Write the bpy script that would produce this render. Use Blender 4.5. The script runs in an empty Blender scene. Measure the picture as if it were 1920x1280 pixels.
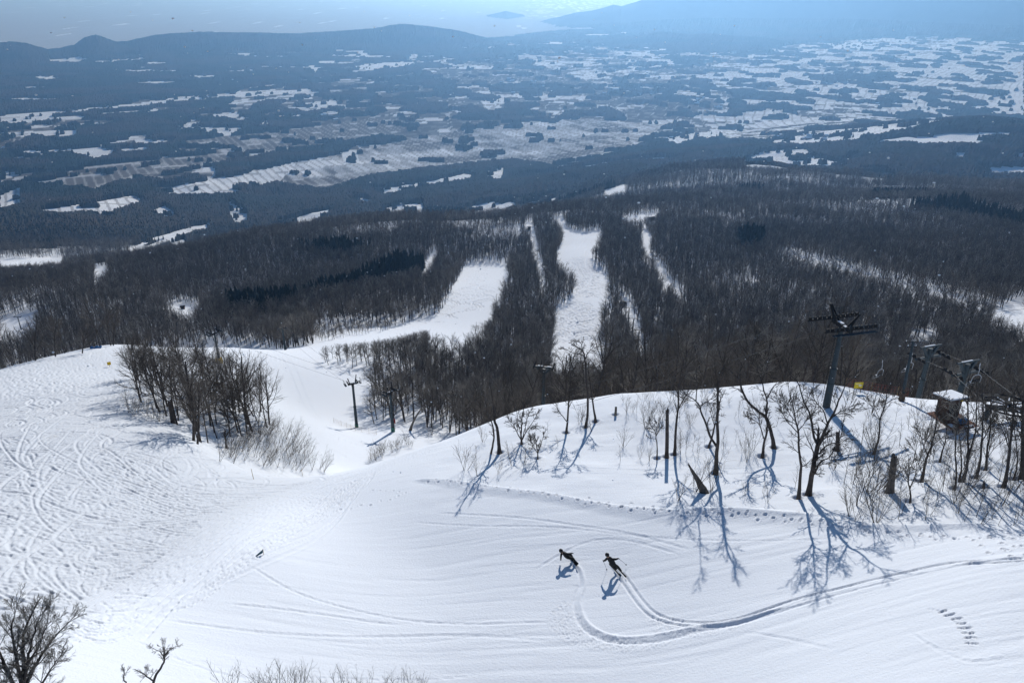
import bpy, bmesh, math, random
import numpy as np
from mathutils import Vector, Matrix, Euler

scene = bpy.context.scene
COL = scene.collection
random.seed(7)
RNG = np.random.default_rng(11)

# ------------------------------------------------------------------ camera, sky, sun, exposure
CZ = 620.0                       # height of the camera above the plain
PITCH = math.radians(25.3)
FPX = 1478.0                     # focal length in photograph pixels (1920 wide)
SUN_AZ = math.radians(9.0)
SUN_EL = math.radians(20.0)
EXPOSURE = -0.26

cam_data = bpy.data.cameras.new('camera')
cam_data.sensor_width = 36.0
cam_data.lens = FPX / 1920.0 * 36.0
cam_data.clip_start = 0.5
cam_data.clip_end = 200000.0
cam = bpy.data.objects.new('camera', cam_data)
COL.objects.link(cam)
cam.location = (0, 0, CZ)
cam.rotation_euler = (math.pi / 2 - PITCH, 0, 0)
scene.camera = cam

world = bpy.data.worlds.new('World')
scene.world = world
world.use_nodes = True
wn = world.node_tree
bg = wn.nodes['Background']
sky = wn.nodes.new('ShaderNodeTexSky')
sky.sky_type = 'NISHITA'
sky.sun_disc = False
sky.sun_elevation = SUN_EL
sky.sun_rotation = SUN_AZ
sky.altitude = 1000.0
sky.air_density = 1.0
sky.dust_density = 0.0
sky.ozone_density = 5.0
wn.links.new(sky.outputs[0], bg.inputs[0])
bg.inputs[1].default_value = 0.11

sun_data = bpy.data.lights.new('sun', 'SUN')
sun_data.energy = 5.0
sun_data.angle = math.radians(0.5)
sun_data.color = (1.0, 0.99, 0.98)
sun = bpy.data.objects.new('sun', sun_data)
COL.objects.link(sun)
SUNV = Vector((math.sin(SUN_AZ) * math.cos(SUN_EL), math.cos(SUN_AZ) * math.cos(SUN_EL), math.sin(SUN_EL)))
sun.rotation_euler = (-SUNV).to_track_quat('-Z', 'Y').to_euler()
sun.location = (0, -40, CZ + 60)

vs = scene.view_settings
vs.view_transform = 'Standard'
vs.look = 'None'
vs.gamma = 1.0
vs.use_curve_mapping = False
vs.exposure = EXPOSURE
cy = scene.cycles
cy.max_bounces = 6
cy.diffuse_bounces = 3
cy.glossy_bounces = 2
cy.transmission_bounces = 2
cy.volume_bounces = 0
cy.transparent_max_bounces = 4
cy.use_denoising = True
cy.caustics_reflective = False
cy.caustics_refractive = False

# ------------------------------------------------------------------ projection helpers (photograph pixels <-> place)
SP, CP = math.sin(PITCH), math.cos(PITCH)

def ray(px, py):
    """Direction (x right, y ahead, z up) of the line of sight through a photograph pixel."""
    a = (np.asarray(px, float) - 960.0) / FPX
    b = (640.0 - np.asarray(py, float)) / FPX
    return a, CP + b * SP, -SP + b * CP

def az_t(px, py):
    x, y, z = ray(px, py)
    return np.arctan2(x, y), -z / np.hypot(x, y)

def proj(x, y, z):
    """Photograph pixel of a point given relative to the camera."""
    d = y * CP - z * SP
    u = y * SP + z * CP
    d = np.where(d < 0.1, 0.1, d)
    return 960.0 + FPX * x / d, 640.0 - FPX * u / d

def smooth(a, b, x):
    t = np.clip((x - a) / (b - a), 0, 1)
    return t * t * (3 - 2 * t)

def _hash(ix, iy, seed):
    h = (ix.astype(np.int64) * 374761393 + iy.astype(np.int64) * 668265263 + seed * 974711) & 0x7fffffff
    h = ((h ^ (h >> 13)) * 1274126177) & 0x7fffffff
    return ((h ^ (h >> 16)) & 0xffff) / 65535.0

def vnoise(x, y, seed=0):
    ix, iy = np.floor(x), np.floor(y)
    fx, fy = x - ix, y - iy
    fx = fx * fx * (3 - 2 * fx); fy = fy * fy * (3 - 2 * fy)
    a = _hash(ix, iy, seed); b = _hash(ix + 1, iy, seed)
    c = _hash(ix, iy + 1, seed); d = _hash(ix + 1, iy + 1, seed)
    return (a * (1 - fx) + b * fx) * (1 - fy) + (c * (1 - fx) + d * fx) * fy

def fbm(x, y, seed=0, octs=4):
    s, a, n = 0.0, 0.5, 0.0
    for i in range(octs):
        s = s + a * vnoise(x, y, seed + i * 17); n += a
        x = x * 2.03 + 5.3; y = y * 2.03 + 1.7; a *= 0.5
    return s / n

def in_poly(px, py, poly):
    px = np.asarray(px); py = np.asarray(py)
    inside = np.zeros(px.shape, bool)
    n = len(poly)
    for i in range(n):
        x1, y1 = poly[i]; x2, y2 = poly[(i + 1) % n]
        if y1 == y2:
            continue
        c = ((y1 > py) != (y2 > py)) & (px < (x2 - x1) * (py - y1) / (y2 - y1) + x1)
        inside ^= c
    return inside

# ------------------------------------------------------------------ terrain: (pixel x, pixel y, horizontal distance) survey points
SURVEY = [
 (0,1570,20.2),(960,1560,19.8),(1919,1570,20.2),
 (0,1280,28.4),(480,1280,28),(960,1280,27.5),(1440,1280,27.5),(1919,1280,28.4),
 (200,1100,39),(484,1039,42),(800,1060,40),(1150,1070,38),(1500,1070,38),(1900,1060,39),
 (0,1050,43),(0,900,62),(150,900,60),(250,920,57),
 (600,950,53.8),(800,930,50.5),(1000,930,47.5),(1240,950,45.6),(1500,960,46),(1800,990,44.2),(1919,1000,44.2),
 (930,850,59),(1100,800,66),(1250,852,58),(1345,888,53.5),(1510,928,49.5),(1670,920,50.5),(1800,900,53),(1900,900,54),
 (1440,840,60),(1640,850,60),(1550,762,73),
 (620,892,64),(760,850,68),(900,800,72),(1000,763,75),(1160,740,77.5),(1300,731,79),(1480,718,80.5),(1560,724,80),
 (1650,742,79),(1740,752,79),(1919,754,80),
 (640,877,108),(620,903,82),(760,885,95),(900,840,98),(1000,815,100),(1160,792,105),(1300,785,105),(1480,775,105),(1650,790,105),(1740,800,105),(1919,800,105),
 (900,800,150),(1000,775,160),(1300,760,160),(1600,760,160),(1919,765,160),
 (1300,705,225),(1000,705,225),(1600,710,225),(1919,705,225),(1500,645,290),(1800,645,285),(1300,655,280),
 (0,780,95),(100,760,98),(200,700,140),(0,700,150),(100,668,172),(200,647,200),(300,650,205),(410,680,185),
 (370,832,76),(300,760,95),(480,880,80),(420,860,78),(500,800,98),(450,730,135),(560,880,93),
 (0,735,220),(100,705,240),(200,690,270),(300,690,275),(430,651,222),(430,675,275),(540,655,240),(620,640,262),
 (650,800,150),(735,808,140),(600,700,195),(560,760,160),(700,858,118),
 (640,742,178),(760,800,146),(800,700,210),(900,650,270),(750,627,292),(800,607,330),
 (60,610,450),(150,570,480),(350,585,470),(480,635,320),(450,600,375),(300,540,560),(190,515,700),(60,520,800),(60,490,1300),(0,560,560),
 (450,450,850),(300,482,850),(600,430,900),(700,560,400),(850,480,600),(900,500,570),(780,420,950),
 (1090,640,292),(1090,560,380),(1100,480,520),(1090,430,680),(1000,396,900),(1100,408,760),(1240,520,480),(1200,408,800),
 (1500,600,335),(1500,480,560),(1700,530,450),(1900,590,350),(1500,400,880),(1400,313,1700),(1400,350,1250),(1250,350,1300),
 (1700,405,900),(1850,350,1500),(1900,420,800),(1650,360,1300),(1750,440,760),
 (450,485,1150),(600,465,1200),(1000,425,1150),(1400,330,2050),(1850,375,1850),
 (450,420,2000),(1000,360,1900),(700,400,1900),(1000,330,2350),(1300,300,2350),(1500,268,2750),(1800,280,2450),(1900,228,3000),(1700,330,1950),
 (100,400,2100),(200,440,1750),(60,450,1700),
]
_pts = []
for (px, py, r) in SURVEY:
    a, t = az_t(px, py)
    d = math.atan(float(t))
    _pts.append((float(a), math.log(r), d))
    if px <= 60: _pts.append((-1.15, math.log(r), d))
    if px >= 1900: _pts.append((1.15, math.log(r), d))
for a in (-1.15, 0.0, 1.15):
    for (r, z) in ((12, 29.6), (6, 29.0), (3, 28.8)):
        _pts.append((a, math.log(r), math.atan(z / r)))
for a in (-1.15, -0.62, -0.3, 0.0, 0.3, 0.62, 1.15):
    for r in ((2700, 3300, 4200, 5200) if a < 0.25 else (3600, 4300, 5200)):
        _pts.append((a, math.log(r), math.atan(620.0 / r)))
_P = np.array(_pts)
AZS = 1.7
def _rbf_fit(P):
    X = np.c_[P[:, 0] * AZS, P[:, 1]]
    n = len(X)
    D = np.hypot(X[:, None, 0] - X[None, :, 0], X[:, None, 1] - X[None, :, 1])
    K = np.where(D > 0, D * D * np.log(D + 1e-12), 0.0) + np.eye(n) * 2e-4
    A = np.zeros((n + 3, n + 3))
    A[:n, :n] = K; A[:n, n] = 1; A[:n, n + 1:] = X; A[n, :n] = 1; A[n + 1:, :n] = X.T
    w = np.linalg.solve(A, np.r_[P[:, 2], 0, 0, 0])
    return X, w
_X, _W = _rbf_fit(_P)
GA0, GA1, GNA = -1.15, 1.15, 260
GL0, GL1, GNL = math.log(3.0), math.log(5200.0), 420
def _rbf_grid():
    A, L = np.meshgrid(np.linspace(GA0, GA1, GNA) * AZS, np.linspace(GL0, GL1, GNL), indexing='ij')
    out = np.empty(A.shape)
    for i in range(GNA):
        d = np.hypot(A[i][:, None] - _X[None, :, 0], L[i][:, None] - _X[None, :, 1])
        k = np.where(d > 0, d * d * np.log(d + 1e-12), 0.0)
        out[i] = k @ _W[:-3] + _W[-3] + A[i] * _W[-2] + L[i] * _W[-1]
    return out
_G = _rbf_grid()

def _cub(p0, p1, p2, p3, t):
    return p1 + 0.5 * t * (p2 - p0 + t * (2 * p0 - 5 * p1 + 4 * p2 - p3 + t * (3 * (p1 - p2) + p3 - p0)))

def _grid_sample(a, l):
    fa = np.clip((a - GA0) / (GA1 - GA0) * (GNA - 1), 1, GNA - 2.001)
    fl = np.clip((l - GL0) / (GL1 - GL0) * (GNL - 1), 1, GNL - 2.001)
    ia = fa.astype(int); il = fl.astype(int)
    ta = fa - ia; tl = fl - il
    ia = np.minimum(ia, GNA - 3); il = np.minimum(il, GNL - 3)
    rows = [_cub(_G[ia + k, il - 1], _G[ia + k, il], _G[ia + k, il + 1], _G[ia + k, il + 2], tl) for k in (-1, 0, 1, 2)]
    return _cub(rows[0], rows[1], rows[2], rows[3], ta)

# far ridges: (distance, half depth, skyline traced in photograph pixels)
RIDGES = [
 (7500, 480, [(60,99),(110,95),(140,88),(160,73),(180,69),(200,76),(218,83),(240,82),(300,69),(370,62),(450,63),(560,66),(640,61),(700,57),(750,48),(800,53),(860,62),(900,72),(950,88)]),
 (7300, 420, [(-120,96),(-40,88),(20,83),(50,85),(90,97)]),
 (11900, 700, [(820,62),(880,40),(920,29),(948,21),(975,28),(1000,39),(1030,52)]),
 (10600, 950, [(950,70),(1000,46),(1040,36),(1080,24),(1110,20),(1150,9),(1165,13),(1190,7),(1230,-8),(1300,-18),(1400,-26),(1560,-30),(1700,-24),(1850,-14),(2050,0),(2250,20)]),
 (8000, 420, [(1050,92),(1100,79),(1140,83),(1190,72),(1240,63),(1290,68),(1340,66),(1380,72),(1420,74),(1480,84),(1520,90)]),
]
_RG = []
for (r, dep, prof) in RIDGES:
    pa, ph = [], []
    for (px, py) in prof:
        a, t = az_t(px, py)
        pa.append(float(a)); ph.append(max(0.0, CZ - float(t) * r))
    _RG.append((r, dep, np.array(pa), np.array(ph)))
def ridge_height(x, y):
    r = np.hypot(x, y); a = np.arctan2(x, y)
    h = np.zeros_like(r)
    for (rr, dep, pa, ph) in _RG:
        g = np.interp(a, pa, ph, left=0, right=0) * np.exp(-((r - rr) / dep) ** 2)
        h = np.maximum(h, g)
    return h

def terrain(x, y):
    """Height of the ground (relative to the camera) without the small relief."""
    x = np.asarray(x, float); y = np.asarray(y, float)
    r = np.hypot(x, y); a = np.arctan2(x, y)
    l = np.log(np.maximum(r, 3.0))
    ac = np.clip(a, -1.13, 1.13)
    d = _grid_sample(ac, l)
    back = smooth(1.13, 3.1, np.abs(a))
    if np.any(back > 0):
        dm = 0.5 * (_grid_sample(np.full_like(ac, 1.13), l) + _grid_sample(np.full_like(ac, -1.13), l))
        d = d * (1 - back) + dm * back
    z = -np.tan(np.clip(d, 0.01, 1.5)) * np.maximum(r, 3.0)
    amp = smooth(260, 700, r) * (1 - smooth(2300, 3200, r))
    rid = fbm(x / 150.0, y / 230.0, 3, 3) - 0.5
    rid2 = fbm(x / 55.0, y / 75.0, 9, 2) - 0.5
    z = z + amp * np.minimum(r, 1600) * (0.022 * rid + 0.006 * rid2)
    far = smooth(3100, 4600, r)
    z = z * (1 - far) - CZ * far
    hill = np.zeros_like(z)
    m = r > 6000
    if np.any(m):
        xm, ym = x[m], y[m]
        n1 = fbm(xm / 520.0, ym / 520.0, 21, 4)
        h = ridge_height(xm, ym) * (0.90 + 0.2 * n1)
        hill[m] = h
    return z + hill

# ------------------------------------------------------------------ small relief of the snow: tracks, footprints, ledge, tree wells
class Relief:
    def __init__(s, x0, x1, y0, y1, res):
        s.x0, s.y0, s.x1, s.y1, s.res = x0, y0, x1, y1, res
        s.a = np.zeros((int((y1 - y0) / res) + 2, int((x1 - x0) / res) + 2), np.float32)
    def idx(s, x, y):
        ix = ((x - s.x0) / s.res).astype(int); iy = ((y - s.y0) / s.res).astype(int)
        ok = (ix >= 0) & (iy >= 0) & (ix < s.a.shape[1] - 1) & (iy < s.a.shape[0] - 1)
        return ix, iy, ok
    def stamp(s, pts, hw, prof, keep=0.35, jitter=0.0, taper=True):
        pts = resample(np.asarray(pts, float), s.res * 0.7)
        n = len(pts)
        if n < 4: return
        t = np.gradient(pts, axis=0)
        t /= np.maximum(np.hypot(t[:, 0], t[:, 1]), 1e-6)[:, None]
        nx, ny = -t[:, 1], t[:, 0]
        hwv = np.broadcast_to(np.asarray(hw, float), (n,)) if np.ndim(hw) == 0 else np.interp(np.linspace(0, 1, n), np.linspace(0, 1, len(hw)), hw)
        m = max(5, int(2 * np.max(hwv) / (s.res * 0.7)) + 1)
        u = np.linspace(-1, 1, m)
        X = pts[:, 0, None] + nx[:, None] * u[None] * hwv[:, None]
        Y = pts[:, 1, None] + ny[:, None] * u[None] * hwv[:, None]
        Z = np.broadcast_to(prof(u)[None], X.shape).copy()
        if taper:
            e = np.minimum(np.arange(n), np.arange(n)[::-1]) / max(1.0, min(n * 0.25, 1.5 / s.res))
            Z *= np.clip(e, 0, 1)[:, None]
        if jitter: Z += RNG.normal(0, jitter, Z.shape) * (np.abs(u) < 0.9)[None]
        ix, iy, ok = s.idx(X, Y)
        ix, iy, Z = ix[ok], iy[ok], Z[ok]
        s.a[iy, ix] = s.a[iy, ix] * keep + Z
    def add_disc(s, x, y, rad, fn):
        r = int(rad / s.res) + 1
        cx = int((x - s.x0) / s.res); cy_ = int((y - s.y0) / s.res)
        if cx - r < 0 or cy_ - r < 0 or cx + r >= s.a.shape[1] or cy_ + r >= s.a.shape[0]: return
        gy, gx = np.mgrid[-r:r + 1, -r:r + 1] * s.res
        d = np.hypot(gx, gy) / rad
        s.a[cy_ - r:cy_ + r + 1, cx - r:cx + r + 1] += np.where(d < 1, fn(d), 0)
    def soften(s):
        a = s.a
        b = a.copy(); b[1:-1] = 0.25 * a[:-2] + 0.5 * a[1:-1] + 0.25 * a[2:]
        c = b.copy(); c[:, 1:-1] = 0.25 * b[:, :-2] + 0.5 * b[:, 1:-1] + 0.25 * b[:, 2:]
        s.a = c
    def sample(s, x, y):
        fx = (x - s.x0) / s.res; fy = (y - s.y0) / s.res
        ok = (fx >= 0) & (fy >= 0) & (fx < s.a.shape[1] - 2) & (fy < s.a.shape[0] - 2)
        fx = np.where(ok, fx, 0); fy = np.where(ok, fy, 0)
        ix = fx.astype(int); iy = fy.astype(int); tx = fx - ix; ty = fy - iy
        v = (s.a[iy, ix] * (1 - tx) + s.a[iy, ix + 1] * tx) * (1 - ty) + (s.a[iy + 1, ix] * (1 - tx) + s.a[iy + 1, ix + 1] * tx) * ty
        return np.where(ok, v, 0)

def resample(p, step):
    seg = np.hypot(*np.diff(p, axis=0).T)
    s = np.r_[0, np.cumsum(seg)]
    n = max(4, int(s[-1] / step))
    q = np.linspace(0, s[-1], n)
    return np.c_[np.interp(q, s, p[:, 0]), np.interp(q, s, p[:, 1])]

def smooth_path(p, n=12):
    """Catmull-Rom through the points."""
    p = np.asarray(p, float)
    q = np.vstack([2 * p[0] - p[1], p, 2 * p[-1] - p[-2]])
    out = []
    for i in range(1, len(q) - 2):
        for t in np.linspace(0, 1, n, endpoint=False):
            out.append(_cub(q[i - 1], q[i], q[i + 1], q[i + 2], t))
    out.append(p[-1])
    return np.array(out)

NEAR = Relief(-150, 85, 15, 235, 0.1)
FINE = Relief(-14, 48, 24, 72, 0.05)
MID = Relief(-200, 180, 235, 760, 0.4)

def hit(px, py, rmin=14.0, rmax=9000.0, n=900):
    """First point of the bare ground on the line of sight through a pixel (relative to the camera)."""
    x, y, z = [float(v) for v in ray(px, py)]
    h = math.hypot(x, y)
    rr = np.exp(np.linspace(math.log(rmin), math.log(rmax), n))
    f = terrain(x / h * rr, y / h * rr) - z / h * rr
    k = np.argmax(f >= 0)
    if f[k] < 0: k = n - 1
    r0, r1 = rr[max(k - 1, 0)], rr[k]
    for _ in range(18):
        rm = 0.5 * (r0 + r1)
        fm = float(terrain(np.array([x / h * rm]), np.array([y / h * rm]))[0]) - z / h * rm
        if fm >= 0: r1 = rm
        else: r0 = rm
    r = 0.5 * (r0 + r1)
    return np.array((x / h * r, y / h * r, z / h * r))

def hits(pix, **k):
    return np.array([hit(a, b, **k) for a, b in pix])

def at_r(px, py, r):
    """Ground point in the direction of a pixel column at a given distance."""
    x, y, z = [float(v) for v in ray(px, py)]
    h = math.hypot(x, y)
    gx, gy = x / h * r, y / h * r
    return np.array((gx, gy, float(terrain(np.array([gx]), np.array([gy]))[0])))

def ground(x, y):
    """World height of the finished snow surface."""
    xa, ya = np.array([float(x)]), np.array([float(y)])
    return float((terrain(xa, ya) + NEAR.sample(xa, ya) + FINE.sample(xa, ya) + MID.sample(xa, ya))[0]) + CZ
# ------------------------------------------------------------------ materials
def new_mat(name):
    m = bpy.data.materials.new(name)
    m.use_nodes = True
    nt = m.node_tree
    return m, nt, nt.nodes['Principled BSDF']

def mat_plain(name, col, rough=0.6, metal=0.0, var=0.0, scale=6.0, spec=0.3, bump=0.0):
    m, nt, b = new_mat(name)
    b.inputs['Roughness'].default_value = rough
    b.inputs['Metallic'].default_value = metal
    b.inputs['Specular IOR Level'].default_value = spec
    b.inputs['Base Color'].default_value = (*col, 1)
    if var > 0 or bump > 0:
        tc = nt.nodes.new('ShaderNodeTexCoord')
        n = nt.nodes.new('ShaderNodeTexNoise'); n.inputs['Scale'].default_value = scale; n.inputs['Detail'].default_value = 5
        nt.links.new(tc.outputs['Object'], n.inputs['Vector'])
        if var > 0:
            r = nt.nodes.new('ShaderNodeMapRange')
            r.inputs['From Min'].default_value = 0.3; r.inputs['From Max'].default_value = 0.7
            r.inputs['To Min'].default_value = 1 - var; r.inputs['To Max'].default_value = 1 + var
            nt.links.new(n.outputs['Fac'], r.inputs['Value'])
            mul = nt.nodes.new('ShaderNodeVectorMath'); mul.operation = 'SCALE'
            mul.inputs[0].default_value = col
            nt.links.new(r.outputs[0], mul.inputs['Scale'])
            nt.links.new(mul.outputs[0], b.inputs['Base Color'])
        if bump > 0:
            bp = nt.nodes.new('ShaderNodeBump'); bp.inputs['Distance'].default_value = bump
            nt.links.new(n.outputs['Fac'], bp.inputs['Height'])
            nt.links.new(bp.outputs[0], b.inputs['Normal'])
    return m

def mat_snow_ground():
    m, nt, b = new_mat('snow_and_land')
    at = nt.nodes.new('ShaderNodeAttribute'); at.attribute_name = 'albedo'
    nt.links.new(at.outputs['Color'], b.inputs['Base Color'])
    b.inputs['Roughness'].default_value = 0.9
    b.inputs['Specular IOR Level'].default_value = 0.0
    tc = nt.nodes.new('ShaderNodeTexCoord')
    n1 = nt.nodes.new('ShaderNodeTexNoise'); n1.inputs['Scale'].default_value = 7.0; n1.inputs['Detail'].default_value = 6; n1.inputs['Roughness'].default_value = 0.7
    nt.links.new(tc.outputs['Object'], n1.inputs['Vector'])
    mp = nt.nodes.new('ShaderNodeMapping'); mp.inputs['Scale'].default_value = (0.16, 1.9, 0.3); mp.inputs['Rotation'].default_value = (0, 0, 0.09)
    nt.links.new(tc.outputs['Object'], mp.inputs['Vector'])
    n2 = nt.nodes.new('ShaderNodeTexNoise'); n2.inputs['Scale'].default_value = 1.0; n2.inputs['Detail'].default_value = 3
    nt.links.new(mp.outputs[0], n2.inputs['Vector'])
    add = nt.nodes.new('ShaderNodeMath'); add.operation = 'MULTIPLY_ADD'; add.inputs[1].default_value = 0.75
    nt.links.new(n2.outputs['Fac'], add.inputs[0]); nt.links.new(n1.outputs['Fac'], add.inputs[2])
    bp = nt.nodes.new('ShaderNodeBump'); bp.inputs['Distance'].default_value = 0.045; bp.inputs['Strength'].default_value = 0.85
    nt.links.new(add.outputs[0], bp.inputs['Height'])
    nt.links.new(bp.outputs[0], b.inputs['Normal'])
    return m

def mat_random(name, col, lo, hi):
    """Bark whose tone differs from tree to tree, some greyer and paler."""
    m, nt, b = new_mat(name)
    b.inputs['Roughness'].default_value = 0.95; b.inputs['Specular IOR Level'].default_value = 0.05
    oi = nt.nodes.new('ShaderNodeObjectInfo')
    r = nt.nodes.new('ShaderNodeValToRGB')
    e = r.color_ramp.elements
    e[0].position = 0.0; e[0].color = (*[c * lo for c in col], 1)
    e[1].position = 1.0; e[1].color = (col[0] * hi * 1.25, col[1] * hi * 1.32, col[2] * hi * 1.35, 1)
    k = e.new(0.78); k.color = (*[c * (0.5 * lo + 0.5 * hi) for c in col], 1)
    nt.links.new(oi.outputs['Random'], r.inputs[0]); nt.links.new(r.outputs[0], b.inputs['Base Color'])
    return m

M_SNOW_GROUND = mat_snow_ground()
M_SNOW = mat_plain('snow_cover', (0.84, 0.86, 0.88), 0.75, bump=0.03, scale=5)
M_BARK = mat_plain('dark_bark', (0.060, 0.050, 0.044), 0.9, var=0.45, scale=3.0, bump=0.02)
M_BARK_GREY = mat_plain('grey_weathered_wood', (0.13, 0.115, 0.10), 0.9, var=0.4, scale=4.0, bump=0.02)
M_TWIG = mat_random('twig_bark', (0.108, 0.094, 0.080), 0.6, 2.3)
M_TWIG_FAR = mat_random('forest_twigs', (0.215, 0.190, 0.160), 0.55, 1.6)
M_CONIFER = mat_plain('dark_conifer_needles', (0.022, 0.032, 0.026), 0.9, var=0.4, scale=0.6)
M_STEEL = mat_plain('galvanised_green_grey_steel', (0.032, 0.050, 0.060), 0.6, metal=0.0, var=0.2, scale=2.5)
M_STEEL_DARK = mat_plain('dark_steel', (0.014, 0.015, 0.017), 0.7, metal=0.0, var=0.2, scale=3, spec=0.15)
M_STEEL_PALE = mat_plain('galvanised_pale_steel', (0.36, 0.38, 0.40), 0.5, var=0.1)
M_GREEN = mat_plain('green_foot_paint', (0.03, 0.14, 0.11), 0.5, var=0.2)
M_YELLOW = mat_plain('yellow_board', (0.72, 0.55, 0.02), 0.5, var=0.08)
M_YELLOW_PAD = mat_plain('yellow_padding', (0.62, 0.40, 0.02), 0.6, var=0.15)
M_RED = mat_plain('red_paint', (0.5, 0.05, 0.05), 0.5, var=0.1)
M_NET = mat_plain('orange_red_netting', (0.42, 0.09, 0.06), 0.7, var=0.2)
M_WOOD = mat_plain('brown_timber', (0.09, 0.055, 0.04), 0.8, var=0.35, scale=3)
M_WOOD_RED = mat_plain('rust_red_timber', (0.20, 0.075, 0.04), 0.75, var=0.25, scale=3)
M_BLUE = mat_plain('blue_sheet', (0.03, 0.16, 0.36), 0.6, var=0.15)
M_CABLE = mat_plain('steel_cable', (0.10, 0.105, 0.11), 0.5, metal=0.4)
M_BLACK = mat_plain('black_fabric', (0.012, 0.012, 0.013), 0.8, var=0.2, scale=8)
M_SKIN = mat_plain('skin', (0.40, 0.25, 0.18), 0.6)
M_HOUSE = mat_plain('house_wall', (0.22, 0.20, 0.19), 0.8, var=0.2, scale=0.4)
M_BAMBOO = mat_plain('bamboo_pole', (0.30, 0.20, 0.08), 0.6)

# ------------------------------------------------------------------ clearings and fields, traced on the photograph and standing on the ground
GULLY = [(100,672),(200,640),(420,648),(540,655),(560,650),(620,640),(604,662),(596,700),(640,748),(690,795),(750,812),(840,812),(800,850),(720,880),(560,905),(200,905),(0,900),(0,700)]
RUN_LEFT = [(540,664),(600,642),(640,634),(720,622),(762,606),(830,584),(846,545),(872,500),(885,493),(955,494),(942,535),(905,596),(872,624),(800,618),(762,632),(700,648),(650,652),(604,664)]
RUN_MID = [(1030,690),(1038,610),(1046,580),(1086,545),(1076,502),(1044,475),(1062,442),(1052,418),(1064,428),(1092,436),(1128,430),(1122,448),(1104,456),(1104,480),(1136,515),(1146,545),(1124,562),(1120,600),(1132,640),(1136,690)]
STRIPS = [[(984,416),(1000,420),(1012,480),(1026,545),(1016,545),(1002,485)],
          [(1158,548),(1178,562),(1196,610),(1218,680),(1196,680),(1172,600)],
          [(1202,430),(1212,430),(1224,450),(1216,476),(1242,500),(1258,530),(1290,556),(1268,556),(1240,540),(1224,492),(1203,470)],
          [(1164,414),(1200,403),(1238,400),(1226,416),(1176,420)],
          [(1034,418),(1054,404),(1062,428),(1050,426)],
          [(786,520),(806,480),(822,470),(815,490),(800,520)],
          [(0,612),(0,596),(72,583),(66,618),(46,640),(0,640)],
          [(314,580),(340,568),(376,570),(372,594),(350,602),(322,592)],
          [(178,500),(206,498),(198,520),(184,536),(176,528)],
          [(1900,560),(1920,560),(1920,640),(1880,640),(1860,600)],
          [(1700,640),(1740,630),(1760,655),(1700,668)],
          [(484,592),(500,590),(500,606),(486,606)]]
THIN = [(1440,476),(1500,478),(1600,505),(1700,533),(1800,560),(1920,592),(1920,660),(1880,625),(1780,588),(1700,562),(1580,528),(1480,498)]
CONIFERS = [[(690,520),(745,488),(772,490),(806,505),(760,530),(700,545),(640,555),(580,568),(556,572),(600,548),(650,540)],
            [(1376,452),(1400,440),(1432,446),(1430,470),(1390,474)], [(1700,392),(1800,380),(1919,420),(1919,438),(1780,408)], [(1250,348),(1400,318),(1560,338),(1500,352),(1380,342)], [(560,470),(640,462),(700,470),(640,486)], [(420,570),(560,565),(560,580),(440,600)]]

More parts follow.
